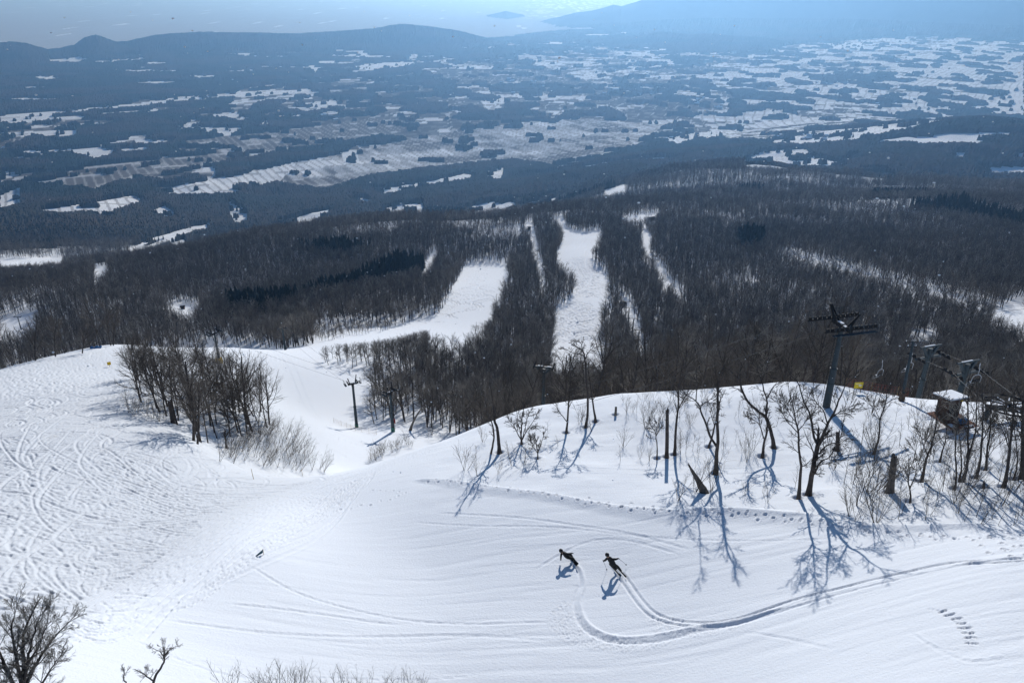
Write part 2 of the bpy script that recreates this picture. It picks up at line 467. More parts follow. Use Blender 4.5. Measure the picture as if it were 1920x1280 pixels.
FIELD_SNOW = [
 [(0,217),(30,213),(150,204),(260,193),(330,183),(430,174),(520,170),(585,166),(585,173),(500,180),(400,186),(300,198),(200,207),(100,217),(0,229)],
 [(0,228),(80,220),(150,216),(170,222),(60,230),(0,232)],[(175,212),(295,204),(300,208),(200,217)],
 [(0,249),(145,243),(145,255),(60,257),(0,258)],[(100,236),(215,229),(210,234),(100,240)],[(395,216),(440,209),(455,213),(440,222),(405,223)],
 [(325,236),(460,240),(425,251),(390,246),(330,240)],[(110,280),(190,276),(220,281),(200,291),(180,296),(150,288),(110,284),(15,287),(15,284)],
 [(225,278),(280,274),(275,281),(230,283)],[(250,262),(330,262),(300,269),(255,267)],[(0,320),(35,322),(20,328),(0,329)],
 [(175,115),(270,108),(275,113),(180,119)],[(340,143),(405,140),(400,147),(342,146)],[(120,97),(190,93),(185,99),(130,105)],
 [(215,98),(275,99),(270,105),(220,103)],[(445,99),(500,97),(500,101),(446,102)],[(515,98),(565,98),(560,101),(517,101)],
 [(420,134),(475,130),(475,135),(430,137)],[(595,118),(665,117),(660,121),(600,121)],[(665,124),(700,118),(785,116),(760,127),(700,132),(670,131)],
 [(820,127),(925,126),(925,130),(830,129)],[(230,125),(275,126),(270,130)],[(900,190),(945,183),(945,194),(910,198)],[(230,133),(330,131),(330,136),(240,136)],
 [(560,197),(600,190),(630,188),(632,196),(590,199)],[(475,232),(505,226),(500,236),(485,239)],[(835,176),(858,175),(855,181),(838,181)],
 [(660,368),(695,370),(690,378),(662,374)],[(910,320),(945,315),(940,335),(915,335)],[(700,355),(800,340),(870,325),(895,330),(800,348),(720,363)],
 [(285,395),(310,385),(330,400),(320,408),(290,402)],[(430,378),(445,378),(465,400),(462,415),(440,418),(432,400)],
 [(240,468),(290,445),(340,430),(395,415),(390,428),(340,440),(280,455),(245,470)],[(510,425),(560,405),(625,390),(615,400),(560,425),(545,433),(520,435)],
 [(318,455),(350,447),(345,460),(322,465)],[(370,465),(388,460),(385,477),(368,475)],[(710,395),(740,385),(795,380),(790,400),(740,405)],
 [(870,395),(900,380),(970,375),(960,390),(900,400)],[(960,390),(1000,378),(1045,362),(1040,370),(990,385)],[(1130,358),(1170,346),(1175,350),(1145,362)],
 [(0,486),(120,482),(115,494),(0,500)],[(645,305),(672,295),(668,280),(640,285)],
 [(1395,300),(1430,283),(1510,279),(1530,295),(1590,308),(1580,314),(1480,308),(1400,305)],[(1612,322),(1640,318),(1685,322),(1660,327)],
 [(1842,205),(1880,180),(1920,160),(1920,212),(1870,218)],[(1440,262),(1560,250),(1660,235),(1700,240),(1610,258),(1500,270)],
 [(1780,290),(1800,285),(1825,288),(1800,293)],[(1895,292),(1920,285),(1920,296)],[(1560,82),(1618,80),(1616,92),(1562,92)],
 [(1240,262),(1300,250),(1360,244),(1340,256),(1270,268)],
]
FIELD_RICE = [
 ([(75,393),(160,382),(250,366),(280,378),(215,400),(205,414),(180,403),(120,406),(80,402)],0.95),
 ([(0,365),(40,350),(38,385),(0,402)],0.9),
 ([(50,345),(140,327),(230,310),(270,300),(275,325),(180,358),(110,350)],0.42),
 ([(140,312),(300,298),(420,286),(440,300),(330,322),(240,330)],0.35),
 ([(440,330),(520,310),(560,302),(600,300),(620,310),(560,330),(480,355),(440,366),(330,370),(290,358),(350,345)],0.85),
 ([(560,302),(640,288),(760,262),(900,240),(1000,226),(1100,222),(1250,235),(1150,290),(1060,318),(960,300),(860,310),(700,330),(610,358),(520,345)],0.44),
 ([(350,262),(480,250),(560,240),(700,222),(800,225),(740,250),(600,275),(420,290),(330,285)],0.16),
]
SEMI_OPEN = [(0,205),(150,196),(400,175),(560,150),(640,110),(860,96),(960,80),(1000,100),(860,118),(820,150),(850,180),(900,205),(1000,226),(760,262),(600,300),(420,350),(300,360),(200,330),(0,345)]
OPEN_LAND = [(820,150),(860,118),(1000,98),(1100,84),(1250,100),(1400,98),(1500,82),(1650,72),(1920,55),(1920,230),(1840,212),(1700,245),(1600,265),(1480,274),(1330,268),(1240,262),(1150,285),(1000,226),(900,205),(850,180)]

def land_cover(x, y, z):
    """(snow amount, brown amount, wood amount) of the low country, from its real coordinates; the traced fields come first."""
    px, py = proj(x, y, z)
    r = np.hypot(x, y)
    n = x.shape[0]
    wob = (fbm(x / 60.0, y / 60.0, 31, 3) - 0.5)
    qx, qy = px + wob * 5, py + wob * 2.2
    wood = np.ones(n); snow = np.zeros(n); brown = np.zeros(n)
    # small clearings in the woods
    c = fbm(x / 420.0, y / 170.0, 41, 4)
    c2 = smooth(0.665, 0.70, c) * (py < 330)
    # open country of fields, hedgerows and villages
    semi = in_poly(qx, qy, SEMI_OPEN)
    op = in_poly(qx, qy, OPEN_LAND) | semi
    tend = np.clip((px - 950) / 900.0, 0, 1)
    rot = 0.30
    wu = 40 * (fbm(x / 300.0, y / 300.0, 5, 2) - 0.5)
    u = x * math.cos(rot) + y * math.sin(rot) + wu; v = -x * math.sin(rot) + y * math.cos(rot) + wu
    def cells(cw, ch, seed):
        return _hash(np.floor(u / cw), np.floor(v / ch), seed)
    patch = fbm(x / 240.0, y / 200.0, 53, 3)
    field = cells(88, 52, 3)
    isn = (field * 0.45 + patch) < np.where(semi, 0.62, 0.58 + tend * 0.42)
    clump = fbm(x / 95.0, y / 120.0, 67, 3) * 0.72 + fbm(x / 420.0, y / 420.0, 68, 2) * 0.28
    tree = clump > np.where(semi, 0.44, 0.535 + tend * 0.05)
    fine = cells(29, 15, 5)
    s_op = np.where(isn, 0.60 + 0.40 * cells(52, 30, 9), 0.01 + 0.22 * fine ** 3)
    edge = (np.abs((v / 26.0) % 1.0 - 0.5) > 0.42)
    s_op = np.where(edge, np.where(isn, 0.4, 0.5 * (cells(150, 26, 12) < 0.3)), s_op)
    snow = np.where(op, np.where(tree, 0, s_op), snow)
    brown = np.where(op, np.where(tree, 0, 0.75 * (1 - s_op)), brown)
    wood = np.where(op, tree.astype(float), wood)
    snow = np.where(~op & (c2 > 0.5), 0.9, snow); wood = np.where(~op & (c2 > 0.5), 0.0, wood); brown = np.where(~op & (c2 > 0.5), 0.1, brown)
    # rice fields with their dykes
    ur = x * math.cos(0.52) + y * math.sin(0.52); vr = -x * math.sin(0.52) + y * math.cos(0.52)
    for poly, amt in FIELD_RICE:
        m = in_poly(qx, qy, poly)
        wu_ = ur + 22 * (fbm(ur / 260.0, vr / 260.0, 72, 2) - 0.5); wv = vr + 26 * (fbm(ur / 300.0, vr / 300.0, 74, 2) - 0.5)
        lane = np.floor(wv / 128.0)
        h = _hash(np.floor(wu_ / 27.0), lane, 71)
        blk = _hash(np.floor(wu_ / 108.0), lane, 75)
        big = fbm(x / 230.0, y / 150.0, 73, 4)
        s = np.clip((amt - (h * 0.22 + blk * 0.28 + big * 0.80) + 0.36) * 2.4, 0.06, 0.95)
        dyke = np.abs((wu_ / 27.0) % 1.0 - 0.5) > 0.37
        cross = np.abs((wv / 128.0) % 1.0 - 0.5) > 0.46
        s = np.where(dyke, np.where(s > 0.45, s * 0.5, s + 0.22), s)
        s = np.where(cross, np.where(s > 0.45, 0.4, 0.6), s)
        copse = fbm(x / 90.0, y / 60.0, 77, 3) > 0.70
        snow = np.where(m, np.where(copse, 0, s), snow); brown = np.where(m, np.where(copse, 0, 0.9 * (1 - s)), brown); wood = np.where(m, copse * 1.0, wood)
    tx_, ty_ = proj(x, y, z + 9.0)
    nearer = (r > 1300) & (r < 3600)
    for poly in FIELD_SNOW:
        m = in_poly(qx, qy, poly) | (nearer & in_poly(tx_ + wob * 4, ty_ + wob * 2, poly))
        s = 0.78 + 0.2 * vnoise(ur / 30.0, vr / 14.0, 79)
        ln = np.abs((vr / 38.0) % 1.0 - 0.5) > 0.46
        s = np.where(ln, s * 0.62, s)
        lone = fbm(x / 34.0, y / 26.0, 83, 3) > 0.69
        snow = np.where(m, np.where(lone, 0.1, s), snow); brown = np.where(m, np.where(lone, 0, 1 - s), brown); wood = np.where(m, lone * 1.0, wood)
    # the far basin beyond the hills; pale haze is painted into its snow amount
    r0 = 7000 + 1900 * smooth(780, 1080, px) + 260 * (fbm(x / 500.0, y / 500.0, 89, 3) - 0.5)
    fb = smooth(r0, r0 + 700, r)
    fs = np.clip((fbm(x / 90.0, y / 650.0, 87, 3) * 0.6 + fbm(x / 900.0, y / 2500.0, 88, 3) * 0.5 - 0.50) * 4, 0, 1) * (1 - smooth(16000, 24000, r)) + 0.4 * smooth(16000, 24000, r)
    tx2 = np.floor(x / 55.0); ty2 = np.floor(y / 330.0)
    town_glint = (_hash(tx2, ty2, 95) > 0.80 - 0.10 * (py < 24)) * np.exp(-((px - 1075) / 85.0) ** 2) * (r > 11500) * 1.0 + (_hash(tx2, ty2, 96) > 0.985) * 0.8  # glints of the distant town, painted as bright patches in the ground colour
    snow = snow * (1 - fb) + (0.40 + fs * 0.10 + 0.5 * town_glint) * fb; brown = brown * (1 - fb) + (1 - fs) * 0.6 * fb; wood = wood * (1 - fb)
    m = ridge_height(x, y) > 12.0 + 26 * fbm(x / 260.0, y / 260.0, 97, 3)
    snow = np.where(m, 0.03, snow); brown = np.where(m, 0.05, brown); wood = np.where(m, 1.0, wood)
    # the wooded slopes below the mountain
    low = r < 2000
    return snow, brown, wood, px, py

# ------------------------------------------------------------------ carve tracks into the snow
def ski_prof(depth, berm):
    return lambda u: -depth * np.exp(-(u / 0.42) ** 4) + berm * np.exp(-((u - 0.72) / 0.2) ** 2) + berm * 0.5 * np.exp(-((u + 0.72) / 0.2) ** 2)

def skid_prof(depth, berm):
    return lambda u: depth * (u * 0.9 - 0.4) * (np.abs(u) < 0.75) + berm * np.exp(-((u - 0.82) / 0.15) ** 2)

def carve_everything():
    R = np.random.default_rng(5)
    fall = np.array((-0.60, 0.80))
    # skier's two ski lines and the snowboarder's carve
    ski = smooth_path(hits([(1163,1075),(1178,1095),(1203,1130),(1225,1150),(1262,1164),(1320,1170),(1380,1163),(1440,1144),(1500,1124),(1600,1098),(1700,1074),(1790,1056),(1860,1051),(1919,1048)])[:, :2])
    n = np.gradient(ski, axis=0); n = np.c_[-n[:, 1], n[:, 0]] / np.hypot(n[:, 0], n[:, 1])[:, None]
    for o, w in ((0.2, 0.14), (-0.2, 0.15)):
        FINE.stamp(ski + n * o, w, ski_prof(0.11, 0.07), keep=0.8, taper=False)
    board = smooth_path(hits([(1076,1056),(1086,1066),(1091,1080),(1092,1096),(1086,1112),(1083,1130),(1086,1150),(1097,1170),(1120,1187),(1155,1198),(1200,1199),(1250,1192),(1310,1178),(1380,1166),(1450,1146),(1550,1117),(1680,1084),(1780,1062),(1919,1044)])[:, :2])
    FINE.stamp(board, [0.18, 0.26, 0.38, 0.42, 0.32, 0.2, 0.15, 0.13, 0.13], lambda u: 0.12 * u * (np.abs(u) < 0.8) + 0.06 * np.exp(-((u - 0.85) / 0.15) ** 2), keep=0.5, taper=False)
    FINE.soften()
    # S-shaped tracks down the left piste
    def s_turns(p, head, length, amp, wave, side):
        pts = [p.copy()]
        s, step = 0.0, 0.5
        ph = 0.0 if side > 0 else math.pi
        a0 = math.atan2(fall[0], fall[1]) + R.normal(0, 0.18)
        while s < length:
            grow = 1 + pts[-1][1] / 260.0
            target = a0 + amp * math.sin(ph + 2 * math.pi * s / (wave * grow))
            head = head + (target - head) * 0.35
            pts.append(pts[-1] + step * np.array((math.sin(head), math.cos(head))))
            s += step
        return np.array(pts)
    turn_poly = [(40,990),(90,1150),(170,1215),(330,1120),(460,1035),(560,960),(480,905),(330,900),(120,905)]
    chute = hit(700, 876)[:2]
    k = 0
    while k < 150:
        q = (R.uniform(30, 560), R.uniform(900, 1215))
        if not in_poly(np.array([q[0]]), np.array([q[1]]), turn_poly)[0]: continue
        k += 1
        Q = hit(*q)[:2]
        st = chute + R.normal(0, 0.9, 2)
        mid = 0.5 * (st + Q) + R.normal(0, 1.2, 2)
        seg = smooth_path([st, mid, Q], 10)
        d = Q - mid; head = math.atan2(d[0], d[1])
        # round turn towards the valley
        pts = [Q]; rad = R.uniform(1.6, 4.5); tot = 0
        goal = R.uniform(1.6, 2.9); sg = 1
        while tot < goal:
            tot += 0.35 / rad; head += sg * 0.35 / rad
            pts.append(pts[-1] + 0.35 * np.array((math.sin(head), math.cos(head))))
        tail = s_turns(pts[-1], head, R.uniform(8, 60), R.uniform(0.7, 1.2), R.uniform(26, 46), R.choice((-1, 1)))
        path = np.vstack([seg, np.array(pts)[1:], tail[1:]])
        w = R.uniform(0.16, 0.30)
        NEAR.stamp(path, [w * 0.8, w * 1.5, w, w * 1.3, w], ski_prof(R.uniform(0.05, 0.10), R.uniform(0.03, 0.06)), keep=0.6)
    k = 0
    top_poly = [(20,720),(200,655),(330,655),(260,740),(230,780),(330,850),(370,900),(200,920),(30,920)]
    while k < 110:
        q = (R.uniform(0, 380), R.uniform(655, 930))
        if not in_poly(np.array([q[0]]), np.array([q[1]]), top_poly)[0]: continue
        k += 1
        Q = hit(*q)[:2]
        a = math.atan2(*fall)
        path = s_turns(Q, a + R.uniform(-1, 1), R.uniform(40, 120), R.uniform(0.85, 1.4), R.uniform(26, 46), R.choice((-1, 1)))
        w = R.uniform(0.2, 0.36)
        NEAR.stamp(path, [w * 0.6, w, w * 1.4, w, w * 0.6], ski_prof(R.uniform(0.06, 0.14), R.uniform(0.04, 0.07)), keep=0.6)
    # short skidded arcs
    for _ in range(60):
        q = (R.uniform(0, 560), R.uniform(700, 1200))
        if q[1] > 1235 - 0.58 * q[0] + 40 or (q[0] > 225 and q[1] < 870): continue
        Q = hit(*q)[:2]
        rad = R.uniform(1.5, 5); a0 = R.uniform(2.2, 4.4); a1 = a0 + R.uniform(0.9, 2.2)
        th = np.linspace(a0, a1, 14)
        NEAR.stamp(np.c_[Q[0] + rad * np.cos(th), Q[1] + rad * np.sin(th)], [0.05, 0.35, 0.6, 0.3, 0.05], skid_prof(R.uniform(0.06, 0.12), 0.05), keep=0.6, jitter=0.002)
    # long sweeping lines fanning out from the lane across the left slope
    for _ in range(95):
        f = R.uniform(0, 1); j = lambda s: R.normal(0, s)
        y1, y2, y3 = 925 + 85 * f + j(6), 915 + 190 * f + j(12), 880 + 290 * f + j(18)
        end = R.uniform(-20, 220)
        pl = [(690 + j(14), 884 + j(6)), (540 + j(10), y1), (370 + j(15), y2 + j(10)), (200 + j(20), y3 + j(14)), (end, y3 + R.uniform(-30, 15))]
        if R.uniform() < 0.45: pl += [(end - R.uniform(35, 70), y3 - R.uniform(30, 60)), (end + R.uniform(-30, 60), y3 - R.uniform(75, 130))]
        path = smooth_path(hits([(min(max(a, -60), 1900), min(max(b, 700), 1260)) for a, b in pl])[:, :2], 14)
        n0 = R.integers(0, len(path) // 3)
        w = R.uniform(0.13, 0.24)
        NEAR.stamp(path[n0:], [w * 0.7, w, w * 1.5, w, w * 0.7], ski_prof(R.uniform(0.05, 0.10), R.uniform(0.03, 0.06)), keep=0.55)
    # traverse lane along the crest
    lane = smooth_path(hits([(1180,748),(1000,770),(900,806),(800,846),(700,880),(600,918),(500,972),(400,1042),(300,1120),(190,1205)])[:, :2], 8)
    nrm = np.gradient(lane, axis=0); nrm = np.c_[-nrm[:, 1], nrm[:, 0]] / np.hypot(nrm[:, 0], nrm[:, 1])[:, None]
    for _ in range(46):
        off = R.uniform(-2.6, 1.4); a = R.integers(0, 30); b = R.integers(40, len(lane))
        wig = R.normal(0, 0.35, 4)
        o = off * np.linspace(0.45, 1.35, len(lane)) + np.interp(np.linspace(0, 1, len(lane)), np.linspace(0, 1, 4), wig)
        NEAR.stamp((lane + nrm * o[:, None])[a:b], R.uniform(0.12, 0.26), ski_prof(R.uniform(0.03, 0.07), R.uniform(0.02, 0.045)), keep=0.5, jitter=0.003)
    # faint old lines on the groomed slope
    for pl in ([(470,1060),(560,1110),(700,1150),(900,1168),(1040,1165)],[(780,978),(930,985),(1100,992),(1260,1008),(1420,1012),(1600,1006)],[(820,960),(1000,972),(1160,995),(1300,1030)],
               [(300,1160),(500,1185),(800,1190),(1040,1200)],[(1390,1180),(1480,1195),(1570,1215)],[(420,1130),(600,1150),(760,1170)],[(1000,1068),(1100,1015),(1180,1012),(1280,1040)],
               [(1700,1178),(1760,1212),(1830,1215)],[(1730,1200),(1800,1232),(1850,1236),(1919,1222)],[(230,1190),(420,1262),(640,1270),(900,1262)]):
        NEAR.stamp(smooth_path(hits(pl)[:, :2]), R.uniform(0.15, 0.3), ski_prof(0.03, 0.03), keep=0.8)
    for _ in range(70):
        q = (R.uniform(300, 1900), R.uniform(1000, 1270))
        if q[1] < 1235 - 0.58 * q[0] + 60: continue
        P = hit(*q)[:2]; a = 0.09 + R.normal(0, 0.05); L = R.uniform(6, 22)
        e = P + L * np.array((math.cos(a), math.sin(a)))
        NEAR.stamp(np.array([P, 0.5 * (P + e) + R.normal(0, 0.25, 2), e]), R.uniform(0.12, 0.5), lambda u: -0.016 * np.exp(-(u / 0.5) ** 2), keep=0.8)
    # thrown snow on the outside of the turns
    spray = hits([(1068,1128),(1060,1150),(1066,1172),(1090,1190),(1130,1202),(1180,1208),(1230,1206),(1270,1195)])[:, :2]
    FINE.stamp(smooth_path(spray), [0.4, 0.95, 1.1, 0.9, 0.75, 0.6, 0.4, 0.15], lambda u: 0.012 + 0 * u, keep=1.0, jitter=0.020)
    spray = hits([(1212,1152),(1236,1166),(1268,1176),(1310,1180),(1360,1176),(1400,1166)])[:, :2]
    FINE.stamp(smooth_path(spray), [0.2, 0.7, 0.8, 0.6, 0.4, 0.15], lambda u: 0.01 + 0 * u, keep=1.0, jitter=0.018)
    # footprint trails: pairs of pits with pushed-up rims
    def steps(pl, gap=0.55, side=0.15, depth=0.10, rad=0.2):
        p = resample(smooth_path(hits(pl)[:, :2]), gap)
        t = np.gradient(p, axis=0); t /= np.hypot(t[:, 0], t[:, 1])[:, None]
        for i, (q, d) in enumerate(zip(p, t)):
            o = side * (1 if i % 2 else -1) + R.normal(0, 0.07)
            (FINE if -13 < q[0] < 47 and 25 < q[1] < 71 else NEAR).add_disc(q[0] - d[1] * o, q[1] + d[0] * o, rad * R.uniform(0.85, 1.25), lambda dd: -depth * (1 - smooth(0.35, 0.62, dd)) + 0.05 * np.exp(-((dd - 0.8) / 0.13) ** 2))
    trail = [(805,903),(900,911),(1000,926),(1100,941),(1200,955),(1262,962),(1330,963),(1400,967),(1500,976),(1580,986),(1680,998),(1760,1005),(1830,1007),(1919,1000)]
    steps(trail); steps([(a, b + 4) for a, b in trail[3:]], gap=0.8)
    steps([(a, b - 9 + 5 * math.sin(a)) for a, b in trail[:9]], gap=1.5, depth=0.1)
    climb = resample(smooth_path(hits([(1768,1144),(1795,1158),(1812,1178),(1822,1198),(1825,1224)])[:, :2]), 0.36)
    ct = np.gradient(climb, axis=0); ct /= np.hypot(ct[:, 0], ct[:, 1])[:, None]
    for qq, dd in zip(climb, ct):
        nn = np.array((-dd[1], dd[0])); w = R.uniform(0.17, 0.25); a_ = R.normal(0, 0.05)
        FINE.stamp([qq - nn * w, qq + dd * a_, qq + nn * w], 0.13, ski_prof(0.10, 0.05), keep=0.6, taper=False)
    NEAR.stamp(smooth_path(hits([(1738,1140),(1755,1141),(1768,1144)])[:, :2]), 0.14, ski_prof(0.06, 0.03), keep=0.8)
    steps([(1838,1030),(1880,1022),(1919,1015)], gap=0.4, side=0.5); steps([(1880,1035),(1919,1030)], gap=0.4, side=0.5)
    steps([(700,918),(760,925),(690,945),(640,955)], gap=0.7, depth=0.08)
    # the wind-cut ledge where the knoll meets the piste
    led = smooth_path(hits([(780,897),(860,902),(950,914),(1060,930),(1180,949),(1260,955),(1330,957),(1400,958),(1500,966),(1580,976),(1700,985),(1850,980)])[:, :2])
    NEAR.stamp(led, [0.6, 1.6, 1.8, 1.6, 1.6, 1.9, 2.2, 2.2, 1.8, 1.2, 0.8], lambda u: 0.20 * smooth(-0.12, 0.10, -u) * (1 - smooth(0.1, 1.0, -u)), keep=1.0)
    led2 = smooth_path(hits([(1240,950),(1330,953),(1420,955),(1500,962),(1560,970)])[:, :2])
    NEAR.stamp(led2, [0.2, 1.2, 1.6, 1.2, 0.2], lambda u: 0.24 * smooth(-0.10, 0.08, -u) * (1 - smooth(0.1, 1.0, -u)), keep=1.0)
    # shadows of the lift cables across the gully, carved as shallow grooves
    for pl in ([(520,790),(570,815),(620,842),(660,862)],[(545,780),(610,810),(690,840)],[(440,665),(520,690),(590,708)],[(480,660),(560,685),(596,695)],[(560,660),(598,672)],[(430,672),(520,676),(600,668)],[(430,668),(530,668),(600,660)]):
        NEAR.stamp(smooth_path(hits(pl, rmin=86)[:, :2]), 0.55, ski_prof(0.12, 0.06), keep=0.8)
    # turns on the runs of the middle slope
    def midturn(px, py, L, amp, wave, w, d):
        p = hit(px, py, rmin=230)[:2]; pts = [p]; s = 0; ph = R.uniform(0, 6)
        a0 = R.normal(-0.05, 0.15)
        while s < L:
            h = a0 + amp * math.sin(ph + 2 * math.pi * s / wave)
            pts.append(pts[-1] + 1.5 * np.array((math.sin(h), math.cos(h)))); s += 1.5
        MID.stamp(np.array(pts), w * 1.25, ski_prof(d * 1.7, d * 1.2), keep=0.6)
    for _ in range(60): midturn(R.uniform(1050, 1120), R.uniform(590, 650), R.uniform(15, 70), R.uniform(0.7, 1.3), R.uniform(22, 40), R.uniform(0.5, 0.9), R.uniform(0.2, 0.4))
    for _ in range(110): midturn(R.uniform(1078, 1130), R.uniform(495, 560), R.uniform(8, 50), R.uniform(0.7, 1.4), R.uniform(18, 34), R.uniform(0.5, 1.0), R.uniform(0.25, 0.5))
    for _ in range(30): midturn(R.uniform(800, 930), R.uniform(510, 612), R.uniform(20, 90), R.uniform(0.5, 1.2), R.uniform(26, 50), R.uniform(0.5, 0.9), R.uniform(0.25, 0.45))
    for pl in ([(1080,470),(1100,448),(1128,432)],[(1060,462),(1092,440),(1124,433)],[(1100,500),(1098,470),(1112,450)],[(1090,545),(1110,520),(1098,495),(1104,470)]):
        MID.stamp(smooth_path(hits(pl, rmin=230)[:, :2]), 0.9, ski_prof(0.4, 0.25), keep=0.6)

# places where a trunk stands: the snow melts back round it
WELLS = []

# ------------------------------------------------------------------ ground sheet
def grid_mesh(name, verts, nr, nc, faces_mask=None, cols=None, smooth_shade=True):
    me = bpy.data.meshes.new(name)
    i = np.arange(nr - 1)[:, None] * nc + np.arange(nc - 1)[None]
    f = np.stack([i, i + 1, i + nc + 1, i + nc], -1).reshape(-1, 4)
    if faces_mask is not None:
        f = f[faces_mask.reshape(-1)]
        used = np.unique(f)
        remap = np.full(len(verts), -1, np.int64); remap[used] = np.arange(len(used))
        verts = verts[used]; f = remap[f]
        if cols is not None: cols = cols[used]
    me.vertices.add(len(verts)); me.vertices.foreach_set('co', verts.astype(np.float32).ravel())
    me.loops.add(f.size); me.loops.foreach_set('vertex_index', f.astype(np.int32).ravel())
    me.polygons.add(len(f)); me.polygons.foreach_set('loop_start', (np.arange(len(f)) * 4).astype(np.int32))
    me.polygons.foreach_set('use_smooth', np.full(len(f), smooth_shade))
    if cols is not None:
        at = me.attributes.new('albedo', 'FLOAT_COLOR', 'POINT')
        at.data.foreach_set('color', np.c_[cols, np.ones(len(cols))].astype(np.float32).ravel())
    me.update(calc_edges=True)
    return me

def link(name, me, mats, parent=None, **props):
    o = bpy.data.objects.new(name, me)
    if me is not None and mats:
        for m in (mats if isinstance(mats, (list, tuple)) else [mats]): me.materials.append(m)
    COL.objects.link(o)
    if parent is not None: o.parent = parent
    for k, v in props.items(): o[k] = v
    return o

def thing(name, label, cat, loc=(0, 0, 0), rotz=0.0, group=None):
    o = bpy.data.objects.new(name, None)
    o.empty_display_size = 0.5
    COL.objects.link(o)
    o.location = loc; o.rotation_euler = (0, 0, rotz)
    o['label'] = label; o['category'] = cat
    if group: o['group'] = group
    return o

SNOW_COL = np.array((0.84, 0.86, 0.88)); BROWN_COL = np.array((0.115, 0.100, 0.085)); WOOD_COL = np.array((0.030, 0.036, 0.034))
def build_ground():
    dense = np.linspace(-0.80, 0.80, 1500)
    outer = 0.80 + (math.pi - 0.80) * np.linspace(0, 1, 46)[1:] ** 1.5
    az = np.r_[-outer[::-1], dense, outer]
    lr = np.r_[np.log(np.linspace(0.3, 20, 14)), np.arange(math.log(21), math.log(110), 0.0027), np.arange(math.log(110), math.log(245), 0.0062), np.arange(math.log(245), math.log(700), 0.0028), np.arange(math.log(700), math.log(2400), 0.0062), np.arange(math.log(2400), math.log(34000), 0.0075), [math.log(34000)]]
    r = np.exp(lr)
    nr, nc = len(r), len(az)
    R, A = np.meshgrid(r, az, indexing='ij')
    X = (R * np.sin(A)).ravel(); Y = (R * np.cos(A)).ravel()
    Z = np.empty_like(X)
    for s in range(0, len(X), 400000): Z[s:s + 400000] = terrain(X[s:s + 400000], Y[s:s + 400000])
    rr = R.ravel()
    col = np.tile(SNOW_COL, (len(X), 1))
    far = np.where(rr > 1250)[0]
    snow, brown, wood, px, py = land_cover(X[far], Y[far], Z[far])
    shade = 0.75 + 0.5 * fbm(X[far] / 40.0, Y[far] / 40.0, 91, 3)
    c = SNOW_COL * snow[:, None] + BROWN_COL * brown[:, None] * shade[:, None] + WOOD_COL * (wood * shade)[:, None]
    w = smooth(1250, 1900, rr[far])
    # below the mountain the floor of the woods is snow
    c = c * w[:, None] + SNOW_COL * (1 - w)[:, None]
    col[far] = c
    near = rr < 240
    zn = NEAR.sample(X[near], Y[near]) + FINE.sample(X[near], Y[near])
    xs, ys = X[near], Y[near]
    pxn, pyn = proj(xs, ys, Z[near])
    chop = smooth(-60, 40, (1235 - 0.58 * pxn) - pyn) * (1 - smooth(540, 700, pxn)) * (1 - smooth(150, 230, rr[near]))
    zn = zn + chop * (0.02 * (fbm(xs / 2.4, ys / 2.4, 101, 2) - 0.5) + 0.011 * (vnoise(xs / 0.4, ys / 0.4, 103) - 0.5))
    col[near] *= (1 - 0.17 * chop)[:, None]      # skied-out slope painted greyer to stand in for shade on its rough snow
    knoll = smooth(44, 52, rr[near]) * smooth(760, 840, pxn)
    zn = zn + knoll * 0.35 * (fbm(xs / 5.0, ys / 4.0, 107, 3) - 0.5) + 0.03 * (fbm(xs / 3.0, ys / 1.2, 109, 2) - 0.5)
    Z[near] += zn
    mid = (rr > 235) & (rr < 900)
    Z[mid] += MID.sample(X[mid], Y[mid])
    V = np.c_[X, Y, Z + CZ]
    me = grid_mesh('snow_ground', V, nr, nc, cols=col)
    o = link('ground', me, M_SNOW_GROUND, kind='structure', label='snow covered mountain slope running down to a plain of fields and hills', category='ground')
    # woods of the low country: a canopy that stands over its ground
    sel = np.where((r > 1550) & (r < 9600))[0]
    a0, a1 = 46, 46 + 1500 - 1
    sub = np.ix_(sel, np.arange(a0, a1))
    Xs, Ys, Zs = X.reshape(nr, nc)[sub], Y.reshape(nr, nc)[sub], Z.reshape(nr, nc)[sub]
    sh = Xs.shape
    sn, br, wd, px, py = land_cover(Xs.ravel(), Ys.ravel(), Zs.ravel())
    W = (wd > 0.5).reshape(sh)
    rng = np.random.default_rng(3)
    hgt = 6 + 6 * fbm(Xs / 60.0, Ys / 60.0, 113, 3) + rng.uniform(0, 5.0, sh)
    hgt *= smooth(1500, 1750, np.hypot(Xs, Ys))
    Zc = np.where(W, Zs + hgt, Zs - 2.0)
    fm = W[:-1, :-1] | W[1:, :-1] | W[:-1, 1:] | W[1:, 1:]
    tone = fbm(Xs / 240.0, Ys / 160.0, 117, 3)[..., None]
    cc = np.array((0.018, 0.028, 0.026)) * (1 - smooth(0.42, 0.6, tone)) + np.array((0.040, 0.036, 0.033)) * smooth(0.42, 0.6, tone)
    nb = (1 - smooth(1800, 3000, np.hypot(Xs, Ys)))[..., None] * 0.7
    cc = cc * (1 - nb) + np.array((0.060, 0.054, 0.047)) * nb
    cc = cc * (0.75 + 0.5 * rng.uniform(0, 1, sh)[..., None])
    me = grid_mesh('distant_woods', np.c_[Xs.ravel(), Ys.ravel(), Zc.ravel() + CZ], sh[0], sh[1], fm, cc.reshape(-1, 3), smooth_shade=False)
    m, nt, b = new_mat('distant_canopy')
    at = nt.nodes.new('ShaderNodeAttribute'); at.attribute_name = 'albedo'
    nt.links.new(at.outputs['Color'], b.inputs['Base Color']); b.inputs['Roughness'].default_value = 1.0; b.inputs['Specular IOR Level'].default_value = 0.0
    link('distant_woods', me, m, kind='stuff', label='dark blue woods covering the plain and low hills far below', category='woods')

